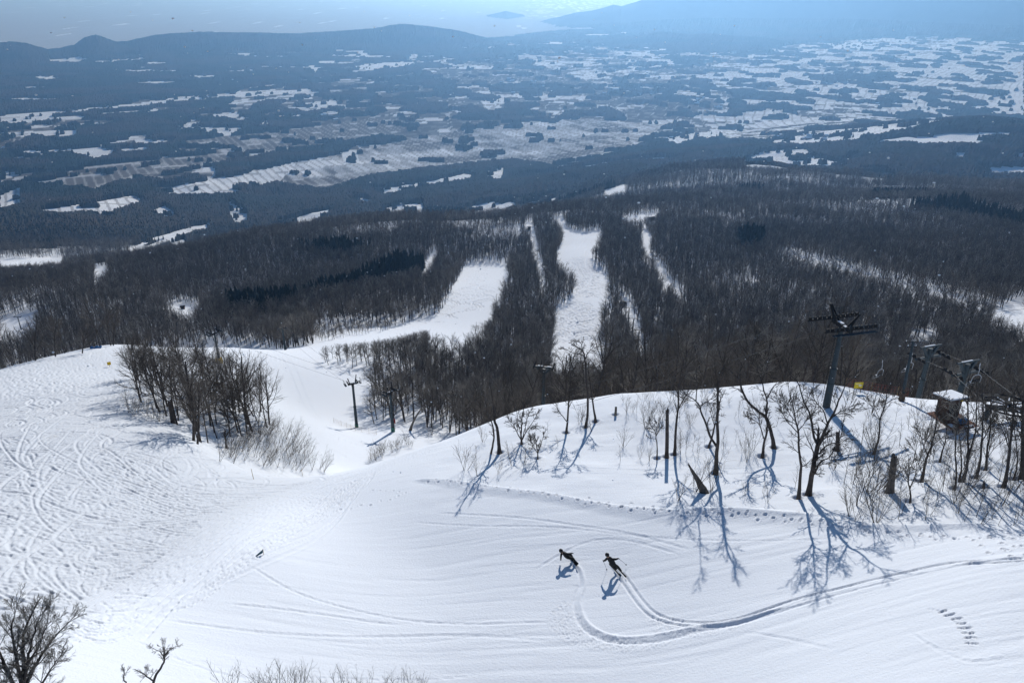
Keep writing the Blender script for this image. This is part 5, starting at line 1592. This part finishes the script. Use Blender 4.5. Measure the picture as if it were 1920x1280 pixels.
# ------------------------------------------------------------------ hut, signs, nets, poles
def build_hut():
    p = hit(1776, 800); gz = ground(p[0], p[1])
    d = float(np.hypot(p[0], p[1]))
    e = thing('lift_hut', 'small dark timber lift hut with a snow covered roof and a railed deck', 'hut', (p[0], p[1] + 0.6, gz), math.radians(16))
    e.scale = (0.76, 0.76, 0.76)
    w, dp = 1.55, 1.5; z0, zf, zb = 1.0, 3.45, 3.2
    mb = MB()
    for y in (-dp / 2, dp / 2):
        zt = zf if y < 0 else zb
        mb.quad((-w / 2, y, z0), (w / 2, y, z0), (w / 2, y, zt - .02), (-w / 2, y, zt - .02))
    for x in (-w / 2, w / 2): mb.quad((x, -dp / 2, z0), (x, dp / 2, z0), (x, dp / 2, zb - .02), (x, -dp / 2, zf - .02))
    mb.quad((-w / 2, -dp / 2, z0), (w / 2, -dp / 2, z0), (w / 2, dp / 2, z0), (-w / 2, dp / 2, z0))
    wall = mb.build('wall', M_WOOD, e)
    mb = MB()
    for x in (-w / 2, w / 2): mb.box((x, -dp / 2 - 0.03, (z0 + zf) / 2), (0.12, 0.1, zf - z0))
    mb.build('corner_post', M_WOOD, e)
    f = MB().box((-0.05, -dp / 2 - 0.03, 2.2), (0.9, 0.05, 0.95)).build('window', M_BLACK, e)
    MB().box((-0.1, -dp / 2 - 0.065, 2.2), (0.06, 0.03, 0.95)).build('mullion', M_WOOD, f)
    slope = math.atan2(zb - zf, dp)
    rf = MB().box((0, 0, (zf + zb) / 2 + 0.06), (w + 1.05, (dp + 1.1) / math.cos(slope), 0.09), Euler((slope, 0, 0))).build('roof', M_WOOD, e)
    MB().box((0, 0, (zf + zb) / 2 + 0.19), (w + 0.95, (dp + 1.0) / math.cos(slope), 0.17), Euler((slope, 0, 0))).build('roof_snow', M_SNOW, rf, bevel=0.06)
    MB().box((0.55, -dp / 2 - 0.2, zf - 0.12), (0.26, 0.16, 0.16)).build('lamp', M_YELLOW, e)
    dk = MB().box((0.1, -0.9, z0 - 0.06), (3.3, 3.9, 0.12)).build('deck', M_WOOD_RED, e)
    mb = MB()
    for x in (-1.4, -0.4, 0.6, 1.6):
        mb.bar((x, -2.75, -0.6), (x, -2.75, z0), 0.08, 0.08, 6)
    for k in range(11): mb.box((-1.5 + k * 0.32, -2.72, 0.38), (0.27, 0.05, 1.1))
    for k in range(10): mb.box((1.72, -2.6 + k * 0.36, 0.38), (0.05, 0.3, 1.1))
    mb.build('deck_skirt', M_WOOD, e)
    mb = MB()
    for x in (-1.5, -0.7, 0.1, 0.9, 1.7): mb.bar((x, -2.8, z0), (x, -2.8, z0 + 0.95), 0.035, 0.035, 6)
    for z in (0.5, 0.95): mb.bar((-1.5, -2.8, z0 + z), (1.7, -2.8, z0 + z), 0.03, 0.03, 6)
    for y in (-1.9, -1.0, 0): mb.bar((1.72, y, z0), (1.72, y, z0 + 0.95), 0.035, 0.035, 6)
    mb.bar((1.72, -2.8, z0 + 0.95), (1.72, 0.6, z0 + 0.95), 0.03, 0.03, 6)
    mb.build('railing', M_STEEL_DARK, e)
    MB().box((-0.75, -2.83, 0.95), (0.75, 0.06, 0.95)).build('rust_red_panel', M_WOOD_RED, e)
    MB().box((0.5, -2.6, z0 + 0.06), (1.3, 0.3, 0.12)).box((-1.1, -2.0, z0 + 0.05), (0.5, 0.6, 0.1)).build('deck_snow', M_SNOW, e, bevel=0.04)
    MB().box((0.35, -1.9, z0 + 0.36), (0.8, 0.5, 0.6)).build('blue_box', M_BLUE, e, bevel=0.03)

def build_small_things():
    # yellow board at the crest
    p = on_ray(1610, 722, 78.6); gz = ground(p.x, p.y)
    e = thing('notice_board', 'bright yellow notice board standing at the crest beside red netting', 'sign', (p.x, p.y, gz), 0.12)
    z = p.z - gz
    s = MB().box((0, 0, z), (0.92, 0.04, 0.66)).build('board', M_YELLOW, e, bevel=0.008)
    MB().box((0.18, -0.026, z - 0.03), (0.34, 0.008, 0.10)).box((-0.1, -0.026, z + 0.16), (0.5, 0.008, 0.035)).build('pale_lettering', M_SNOW, s)
    for x in (-0.36, 0.36): MB().bar((x, 0.05, -0.5), (x, 0.05, z + 0.28), 0.03).build('post', M_WOOD, e)
    p = hit(206, 688); gz = ground(p[0], p[1])
    e = thing('piste_marker', 'small yellow square marker board on the tracked left piste', 'sign', (p[0], p[1], gz), 0.5)
    MB().box((0, 0, 0.75), (0.62, 0.05, 0.62)).build('board', M_YELLOW_PAD, e); MB().bar((0, 0.05, -0.3), (0, 0.05, 1.0), 0.03).build('post', M_WOOD, e)
    # blue sheet bundle under the trees at the left crest
    p = hit(180, 653); gz = ground(p[0], p[1])
    bm = bmesh.new(); rnd = random.Random(4)
    bmesh.ops.create_grid(bm, x_segments=22, y_segments=8, size=1.0)
    for v in bm.verts:
        v.co.z = 0.75 * (1 - abs(v.co.y) ** 2) * (0.75 + 0.2 * math.sin(v.co.x * 7)) + rnd.uniform(-.05, .05); v.co.x *= 1.15; v.co.y *= 0.5
    bmesh.ops.solidify(bm, geom=bm.faces[:], thickness=0.05)
    me = bpy.data.meshes.new('blue_sheet'); bm.to_mesh(me); bm.free()
    o = link('tarpaulin', me, M_BLUE, label='blue sheet bundled over something under trees at the left crest', category='tarpaulin'); o.location = (p[0], p[1], gz - 0.05); o.rotation_euler = (0, 0, 0.3)
    # marker flag lying in the tracked snow
    p = hit(484, 1041); gz = ground(p[0], p[1])
    e = thing('marker_flag', 'small dark teal triangular flag at the edge of the tracked snow', 'flag', (p[0], p[1], gz), 0.4)
    mb = MB(); v = [(-0.36, -0.1, 0.02), (0.34, 0.1, 0.36), (0.30, 0.12, 0.08)]
    mb.quad(*[(a, b, c) for a, b, c in v]); mb.quad(*[(a, b + 0.02, c) for a, b, c in v[::-1]])
    mb.build('cloth', mat_plain('dark_teal_cloth', (0.02, 0.09, 0.12), 0.7, var=0.1), e); MB().bar((0.33, 0.11, -0.3), (0.35, 0.11, 0.42), 0.015).build('stick', M_BAMBOO, e)
    # bamboo poles below the brushwood
    for (px, py, lab) in ((476, 898, 'thin bamboo pole in snow below the grove, left one of two'), (568, 892, 'thin bamboo pole in snow below the brushwood, right one of two')):
        p = hit(px, py); gz = ground(p[0], p[1])
        o = MB().bar((0, 0, -0.4), (-0.10, 0.03, 1.1), 0.028, 0.018, 7).bar((-0.05, 0.015, 0.3), (-0.053, 0.016, 0.33), 0.032, 0.032, 7).build('bamboo_pole', M_BAMBOO, None, label=lab, category='pole'); o.location = (p[0], p[1], gz)
    # nets
    def net(label, pix, h, mat, rmin=14, r=None, name='safety_net', group=None, cell=0.22, strand=0.014):
        P = [Vector((*q[:2], 0)) for q in (hits(pix, rmin=rmin) if r is None else [at_r(a, b, r) for a, b in pix])]
        q = resample(np.array([(p.x, p.y) for p in P]), cell)
        o0 = Vector((q[0][0], q[0][1], ground(*q[0])))
        e = thing(name, label, 'net fence', tuple(o0), 0, group)
        base = [Vector((x, y, ground(x, y))) - o0 for x, y in q]
        mb = MB(); nz = max(3, int(h / cell))
        for k in range(nz + 1):
            for a, b in zip(base[:-1:1], base[1::1]):
                dz = Vector((0, 0, 0.12 + h * k / nz)); mb.bar(a + dz, b + dz, strand, strand, 3)
        for a in base: mb.bar(a + Vector((0, 0, 0.12)), a + Vector((0, 0, 0.12 + h)), strand, strand, 3)
        mb.build('netting', mat, e)
        for a in base[::max(1, int(2.6 / cell))]: MB().bar(a - Vector((0, 0, 0.4)), a + Vector((0, 0, h + 0.3)), 0.025, 0.02, 6).build('post', M_BAMBOO, e)
    net('red safety net strung along the crest behind the yellow board', [(1585, 722), (1625, 730), (1665, 742), (1700, 748)], 0.9, M_NET, r=82.5, cell=0.3, strand=0.011)
    pale = mat_plain('faded_netting', (0.50, 0.36, 0.26), 0.8)
    net('faded net fence in the gully running past the feet of the two towers', [(626, 792), (646, 800), (668, 808), (690, 812), (706, 815)], 1.0, pale, rmin=86, cell=0.35, strand=0.009)
    # huts on the lower slope
    def hut(label, px, py, w, d, h, mat, rmin, yaw=0.0, name='station_hut'):
        p = hit(px, py, rmin=rmin); gz = ground(p[0], p[1])
        e = thing(name, label, 'hut', (p[0], p[1], gz), yaw)
        MB().box((0, 0, h / 2 - 0.3), (w, d, h + 0.6)).build('wall', mat, e)
        mb = MB(); o = 0.4
        for s in (-1, 1): mb.quad((-w / 2 - o, s * (d / 2 + o), h - 0.1), (w / 2 + o, s * (d / 2 + o), h - 0.1), (w / 2 + o, 0, h + d * 0.3), (-w / 2 - o, 0, h + d * 0.3))
        for s in (-1, 1): mb.quad((s * w / 2, -d / 2, h), (s * w / 2, d / 2, h), (s * w / 2, 0, h + d * 0.28), (s * w / 2, 0, h + d * 0.279))
        mb.build('roof', M_STEEL_DARK, e)
        MB().box((w * 0.1, -d / 2 - 0.03, h * 0.45), (w * 0.3, 0.06, h * 0.5)).build('door', M_BLACK, e)
    hut('dark station hut at the head of the narrow cut on the lower slope', 1167, 574, 2.8, 2.2, 1.8, M_STEEL_DARK, 232, 0.1)
    hut('dark building by the small snow clearing high on the wooded ridge', 1222, 413, 6, 4, 2.4, M_WOOD, 232, 0.4)
    hut('tiny dark cabin at the upper end of the thin cut', 992, 431, 2.6, 2.4, 2.6, M_STEEL_DARK, 232, 0.2, 'cabin')
    hut('tiny dark shelter in the snowy clearing among the trees at the left', 343, 579, 2.2, 1.8, 1.7, M_WOOD, 300, 0.3, 'cabin')
    # fallen pale trunk by the gully tower
    hero('leaning_dead_tree', 'pale grey dead trunk leaning out over the snow by the green footed tower', (769, 806), [([(769,806),(777,786),(787,770),(796,757)], 4.5, 2.0)], 61, 3, 0.8, mat=M_BARK_GREY, rmin=86, first=0.8)
    hero('bare_tree', 'bare tree with a bent trunk standing lowest below the grove in the brush', (424, 838), [([(424,838),(423,828),(422,818)],3.4,2.0),([(422,820),(432,806),(444,795)],2.2,1.0)], 62, 6, 1.0)

def build_left_crest_trees():
    rnd = random.Random(8)
    spec = [((66,676),'bare tree at the left crest, first of the row of silhouetted trees'),((104,668),'bare tree at the left crest with a forked trunk'),((122,662),'curved bare tree at the left crest leaning left'),
            ((154,662),'thick dark trunk standing in the snow at the left crest'),((176,650),'bare tree just left of the blue sheet'),((187,650),'bare tree directly behind the blue sheet'),((208,648),'bare tree right of the blue sheet, leaning'),((243,646),'last bare tree of the row on the left crest near the grove'),((212,648),'close twin of the leaning tree right of the blue sheet')]
    for (px, py), lab in spec:
        p = hit(px, py)
        put_tree(rnd.choice(TREES[rnd.choice(('spread', 'tall'))]), (p[0], p[1], ground(p[0], p[1])), rnd.uniform(0.75, 1.0), rnd.uniform(0, 6.28), 'bare_tree', lab, None, (0, rnd.gauss(-0.05, .08)))

# ------------------------------------------------------------------ people
def person(label, foot, J, head, mats, finger_dirs, helmet_tilt=0.0):
    """J: joint -> (x right, y ahead, z up, radius) relative to the feet; one continuous skinned body."""
    e = thing('person', label, 'person', tuple(foot))
    J = {k: (v[0] * 0.93, v[1] * 0.93, v[2] * 0.95, v[3] * 0.95) for k, v in J.items()}
    names = list(J); vid = {n: i for i, n in enumerate(names)}
    verts = [Vector(J[n][:3]) for n in names]; rad = [J[n][3] * (1.15 if n == 'head' else (1.08 if n[:2] in ('kn', 'an', 'to', 'hi') else 1.3)) for n in names]
    E = [('pelvis','belly'),('belly','chest'),('chest','neck'),('neck','head')]
    for s in 'rl':
        E += [('chest','sh_'+s),('sh_'+s,'el_'+s),('el_'+s,'wr_'+s),('wr_'+s,'pa_'+s),('pelvis','hip_'+s),('hip_'+s,'kn_'+s),('kn_'+s,'an_'+s),('an_'+s,'toe_'+s)]
    edges = [(vid[a], vid[b]) for a, b in E]
    for s in 'rl':
        d, side = Vector(finger_dirs[s][0]).normalized(), Vector(finger_dirs[s][1]).normalized()
        p = verts[vid['pa_' + s]]; curl = d.cross(side)
        for k, (o, L) in enumerate(((-0.032, .075), (-0.011, .085), (0.011, .08), (0.03, .062))):
            b = len(verts)
            q0 = p + side * o + d * 0.03; q1 = q0 + d * L * 0.5 + curl * 0.01; q2 = q1 + (d * 0.5 + curl * 0.85) * L * 0.5
            verts += [q0, q1, q2]; rad += [0.012, 0.011, 0.009]
            edges += [(vid['pa_' + s], b), (b, b + 1), (b + 1, b + 2)]
        b = len(verts); q0 = p - side * 0.045 - d * 0.015; q1 = q0 + (d * 0.7 - side * 0.5 + curl * 0.3) * 0.05
        verts += [q0, q1]; rad += [0.013, 0.010]; edges += [(vid['pa_' + s], b), (b, b + 1)]
    me = bpy.data.meshes.new('body_frame'); me.from_pydata([tuple(v) for v in verts], edges, [])
    tmp = bpy.data.objects.new('body_frame', me); COL.objects.link(tmp)
    md = tmp.modifiers.new('skin', 'SKIN'); md.use_smooth_shade = True
    lay = me.skin_vertices[0].data if me.skin_vertices else None
    if lay is None:
        bm = bmesh.new(); bm.from_mesh(me); bm.verts.layers.skin.verify(); bm.to_mesh(me); bm.free(); lay = me.skin_vertices[0].data
    for i, v in enumerate(lay): v.radius = (rad[i], rad[i]); v.use_root = (i == vid['pelvis'])
    sd = tmp.modifiers.new('sub', 'SUBSURF'); sd.levels = 2; sd.render_levels = 2
    dg = bpy.context.evaluated_depsgraph_get()
    body = bpy.data.meshes.new_from_object(tmp.evaluated_get(dg))
    bpy.data.objects.remove(tmp)
    body.name = 'body'
    body.materials.clear()
    for m in (mats['jacket'], mats['trousers'], M_SKIN, mats['boots']): body.materials.append(m)
    hc = Vector(J['head'][:3]); pz = Vector(J['pelvis'][:3])
    up = (Vector(J['chest'][:3]) - pz).normalized()
    for f in body.polygons:
        c = f.center
        if (c - hc).length < 0.15: f.material_index = 2
        elif min((c - Vector(J[k][:3])).length for k in ('an_r', 'an_l', 'toe_r', 'toe_l')) < 0.15: f.material_index = 3
        elif (c - pz).dot(up) < 0.03 and min((c - Vector(J[k][:3])).length for k in ('pa_r', 'pa_l', 'wr_r', 'wr_l')) > 0.14: f.material_index = 1
    b = link('body', body, None, e)
    look = Vector(head).normalized(); side = look.cross(Vector((0, 0, 1))).normalized()
    rot = Matrix((side, look, side.cross(look))).transposed().to_4x4()
    def hm(name, mat, fn):
        bm = bmesh.new(); fn(bm); bmesh.ops.transform(bm, matrix=Matrix.Translation(hc + Vector((0, 0, 0.035))) @ rot, verts=bm.verts[:])
        me = bpy.data.meshes.new(name); bm.to_mesh(me); bm.free(); me.polygons.foreach_set('use_smooth', [True] * len(me.polygons)); link(name, me, mat, e)
    def helm(bm):
        bmesh.ops.create_uvsphere(bm, u_segments=20, v_segments=14, radius=0.135, matrix=Matrix.Diagonal((0.95, 1.12, 1.0, 1)))
        bmesh.ops.delete(bm, geom=[v for v in bm.verts if v.co.z < -0.035 and v.co.y > 0.02 or v.co.z < -0.08], context='VERTS')
        bmesh.ops.solidify(bm, geom=bm.faces[:], thickness=0.02)
    hm('helmet', mats['helmet'], helm)
    hm('goggles', M_STEEL_DARK, lambda bm: bmesh.ops.create_uvsphere(bm, u_segments=14, v_segments=8, radius=0.07, matrix=Matrix.Translation((0, 0.085, -0.02)) @ Matrix.Diagonal((1.1, 0.7, 0.55, 1))))
    return e

def board_mesh(L, w, tip, name, mat, label, cat, loc, dirv, edge_tilt, group=None, binding=None):
    """A ski or snowboard: slim plate with waisted sides and turned-up tips."""
    bm = bmesh.new(); n = 26; rows = []
    for i in range(n + 1):
        t = i / n * 2 - 1
        ww = w * (0.80 + 0.2 * t * t) * math.sqrt(max(0.02, 1 - max(0, abs(t) - 0.86) ** 2 / 0.0205))
        z = tip * max(0, (abs(t) - 0.72) / 0.28) ** 2
        rows.append([bm.verts.new((t * L / 2, s * ww / 2, z)) for s in (-1, -0.33, 0.33, 1)])
    for a, b in zip(rows[:-1], rows[1:]):
        for k in range(3): bm.faces.new((a[k], b[k], b[k + 1], a[k + 1]))
    bmesh.ops.solidify(bm, geom=bm.faces[:], thickness=0.02)
    me = bpy.data.meshes.new(name); bm.to_mesh(me); bm.free()
    d = Vector(dirv).normalized(); side = Vector((0, 0, 1)).cross(d).normalized()
    upv = d.cross(side)
    R = Matrix((d, side, upv)).transposed() @ Matrix.Rotation(edge_tilt, 3, 'X')
    o = link(name, me, mat, label=label, category=cat, **({'group': group} if group else {}))
    o.matrix_world = Matrix.Translation(Vector(loc)) @ R.to_4x4()
    for x in (binding or []):
        MB().box((x, 0, 0.035), (0.22, w * 0.8, 0.05)).build('binding', M_STEEL_DARK, o)
    return o

def build_people():
    jacket = mat_plain('black_jacket', (0.010, 0.010, 0.011), 0.75, var=0.25, scale=9); trousers = mat_plain('dark_trousers', (0.013, 0.014, 0.012), 0.8, var=0.25, scale=9)
    helmet = mat_plain('dark_helmet', (0.012, 0.012, 0.014), 0.35); boots = mat_plain('dark_boots', (0.014, 0.014, 0.014), 0.5)
    mats = dict(jacket=jacket, trousers=trousers, helmet=helmet, boots=boots)
    def foot(px, py):
        p = hit(px, py); return Vector((p[0], p[1], ground(p[0], p[1])))
    F = foot(1163, 1074)
    def G(x, y): return ground(F.x + x, F.y + y) - F.z
    K = 0.82
    J = {'pelvis':(-.50,.05,.86*K,.135),'belly':(-.58,.08,1.02*K,.135),'chest':(-.69,.12,1.22*K,.15),'neck':(-.81,.16,1.42*K,.062),'head':(-.90,.20,1.56*K,.105),
         'sh_r':(-.56,.02,1.36*K,.075),'el_r':(-.33,.00,1.38*K,.055),'wr_r':(-.20,.12,1.33*K,.04),'pa_r':(-.15,.16,1.31*K,.042),
         'sh_l':(-.86,.22,1.30*K,.075),'el_l':(-1.02,.22,1.03*K,.055),'wr_l':(-1.07,.34,.88*K,.04),'pa_l':(-1.09,.39,.84*K,.042),
         'hip_r':(-.40,.00,.80*K,.105),'kn_r':(-.17,.16,.50*K,.078),'an_r':(.06,.02,.16,.062),'toe_r':(.0,.17,.12,.05),
         'hip_l':(-.60,.10,.78*K,.105),'kn_l':(-.50,.34,.44*K,.078),'an_l':(-.22,.20,.15,.062),'toe_l':(-.28,.35,.11,.05)}
    person('person in black skiing away downhill with a pole in each hand, leaning left', F, J, (-.35, .9, -.2), mats, {'r': ((.5, .5, -.7), (.7, -.5, .1)), 'l': ((.3, .3, -.9), (.6, -.6, .1))})
    d = Vector((-.32, .93, -.21))
    board_mesh(1.66, 0.10, 0.09, 'ski', mat_plain('dark_ski_top', (0.02, 0.02, 0.022), 0.35), 'dark ski under the right boot of the skier with two poles', 'ski', F + Vector((.04, .06, G(.04, .06) + .085)), d, math.radians(-32), 'skis', [0.0])
    board_mesh(1.66, 0.10, 0.09, 'ski', bpy.data.materials['dark_ski_top'], 'dark ski under the left boot of the skier with two poles', 'ski', F + Vector((-.26, .24, G(-.26, .24) + .075)), d, math.radians(-32), 'skis', [0.0])
    for hand, tip, lab in ((tuple(c * 0.94 for c in J['pa_r'][:3]), (.46, .62), 'thin ski pole swung out to the right of the skier'), (tuple(c * 0.94 for c in J['pa_l'][:3]), (-.74, .50), 'thin ski pole held down on the left of the skier')):
        a = F + Vector(hand); b = F + Vector((*tip, G(*tip) + (.10 if tip[0] > 0 else -.03)))
        e = thing('ski_pole', lab, 'ski pole', tuple(a), 0, 'ski poles')
        v = b - a
        MB().bar(v * -0.08, v * 0.06, 0.016, 0.014).build('grip', M_BLACK, e); MB().bar(v * 0.06, v, 0.009, 0.006).build('shaft', M_STEEL_DARK, e); MB().bar(v * 0.93, v * 0.94, 0.04, 0.04, 10).build('basket', M_BLACK, e)
    F = foot(1077, 1055)
    K = 0.80
    J = {'pelvis':(-.44,.12,.50*K,.135),'belly':(-.54,.14,.60*K,.135),'chest':(-.68,.16,.76*K,.15),'neck':(-.82,.18,.90*K,.062),'head':(-.91,.20,1.00*K,.105),
         'sh_r':(-.62,.02,.90*K,.075),'el_r':(-.42,-.02,.94*K,.055),'wr_r':(-.24,.06,.92*K,.04),'pa_r':(-.18,.08,.92*K,.042),
         'sh_l':(-.82,.28,.80*K,.075),'el_l':(-.90,.22,.52*K,.055),'wr_l':(-.90,.16,.30*K,.04),'pa_l':(-.90,.14,.24*K,.042),
         'hip_r':(-.36,.04,.46*K,.105),'kn_r':(-.10,-.04,.52*K,.08),'an_r':(.04,-.06,.17,.064),'toe_r':(-.12,-.05,.12,.052),
         'hip_l':(-.46,.22,.45*K,.105),'kn_l':(-.24,.42,.46*K,.08),'an_l':(-.10,.38,.15,.064),'toe_l':(-.25,.36,.10,.052)}
    person('person in black snowboarding, leaning far over to the left with both arms out', F, J, (-.3, .9, -.1), mats, {'r': ((.9, .1, 0), (0, -.3, 1)), 'l': ((0, -.1, -1), (.6, -.6, .1))})
    G2 = lambda x, y: ground(F.x + x, F.y + y) - F.z
    board_mesh(1.5, 0.26, 0.10, 'snowboard', mat_plain('dark_snowboard_top', (0.02, 0.02, 0.022), 0.35), 'dark snowboard tipped on its edge under the leaning person', 'snowboard', F + Vector((-.03, .16, G2(-.03, .16) + .10)), (-.30, .92, -.22), math.radians(-42), None, [-0.24, 0.24])

# ------------------------------------------------------------------ far villages and falling snow
def build_villages():
    rnd = random.Random(61)
    protos = []
    for w, d, h in ((11, 8, 4.6), (15, 9, 5.2), (24, 13, 6.0)):
        bm = bmesh.new()
        bmesh.ops.create_cube(bm, size=1.0, matrix=Matrix.Translation((0, 0, h / 2 - 1)) @ Matrix.Diagonal((w, d, h + 2, 1)))
        n0 = len(bm.faces)
        o = 0.7; zr = h + d * 0.28
        V = [bm.verts.new(p) for p in ((-w/2-o, -d/2-o, h-.1), (w/2+o, -d/2-o, h-.1), (w/2+o, 0, zr), (-w/2-o, 0, zr), (-w/2-o, d/2+o, h-.1), (w/2+o, d/2+o, h-.1))]
        for f in ((0, 1, 2, 3), (3, 2, 5, 4)): bm.faces.new([V[i] for i in f]).material_index = 1
        for f in ((0, 3, 4), (1, 5, 2)): bm.faces.new([V[i] for i in f]).material_index = 0
        me = bpy.data.meshes.new('house'); bm.to_mesh(me); bm.free()
        me.materials.append(M_HOUSE); me.materials.append(M_SNOW); protos.append(me)
    n = 0
    clusters = [(1010,82,60,8,16),(1120,92,50,7,16),(1010,168,80,12,14),(1160,170,70,14,18),(1290,110,70,10,14),(1480,110,60,12,12),(1560,150,60,14,12),(1350,195,60,14,16),(1250,258,50,10,8),(1500,258,50,8,10),(1640,190,50,10,8),(1700,120,60,14,10),(960,152,40,8,6),(620,220,30,6,6),(920,112,30,4,4),(1180,130,60,14,10)]
    for cx, cy_, sx, sy, k in clusters:
        for _ in range(k):
            px, py = cx + rnd.gauss(0, sx * 0.5), cy_ + rnd.gauss(0, sy * 0.5)
            p = hit(px, max(py, 60), rmin=2000, rmax=16000, n=500)
            o = bpy.data.objects.new('house', protos[0 if rnd.random() < .5 else (1 if rnd.random() < .7 else 2)]); COL.objects.link(o)
            o.location = (p[0], p[1], float(terrain(np.array([p[0]]), np.array([p[1]]))[0]) + CZ); o.rotation_euler = (0, 0, rnd.uniform(-0.5, 0.9))
            s = rnd.uniform(0.9, 1.35); o.scale = (s, s, s)
            o['label'] = 'tiny snow roofed house in the hazy villages of the far plain'; o['category'] = 'house'; o['group'] = 'houses of the villages on the plain'

def build_snowfall():
    rnd = random.Random(3)
    bm = bmesh.new()
    for _ in range(420):
        px, py = rnd.uniform(0, 1920), rnd.uniform(20, 900)
        r = rnd.uniform(6, 40)
        p = on_ray(px, py, r)
        if p.z < -1.0 * r + CZ + 2: continue
        bmesh.ops.create_icosphere(bm, subdivisions=1, radius=rnd.uniform(0.4, 1.0) * 0.00075 * r * rnd.choice((0.7, 1, 1, 1.6)), matrix=Matrix.Translation(p) @ Matrix.Diagonal((rnd.uniform(1, 1.9), 1, rnd.uniform(0.7, 1.1), 1)))
    me = bpy.data.meshes.new('falling_snow'); bm.to_mesh(me); bm.free()
    link('falling_snow', me, M_SNOW, kind='stuff', label='sparse white snowflakes drifting through the air', category='snow')
carve_everything()
tree_protos(); shrub_protos()
build_knoll()
build_near_trees()
build_grove()
build_left_crest_trees()
build_lifts()
build_hut()
build_small_things()
build_people()
build_villages()
build_snowfall()
build_forest()
for (wx, wy) in WELLS:
    NEAR.add_disc(wx, wy, 0.75, lambda d: -0.22 * (1 - smooth(0.25, 0.65, d)) + 0.05 * np.exp(-((d - 0.75) / 0.14) ** 2))
build_ground()
build_haze()
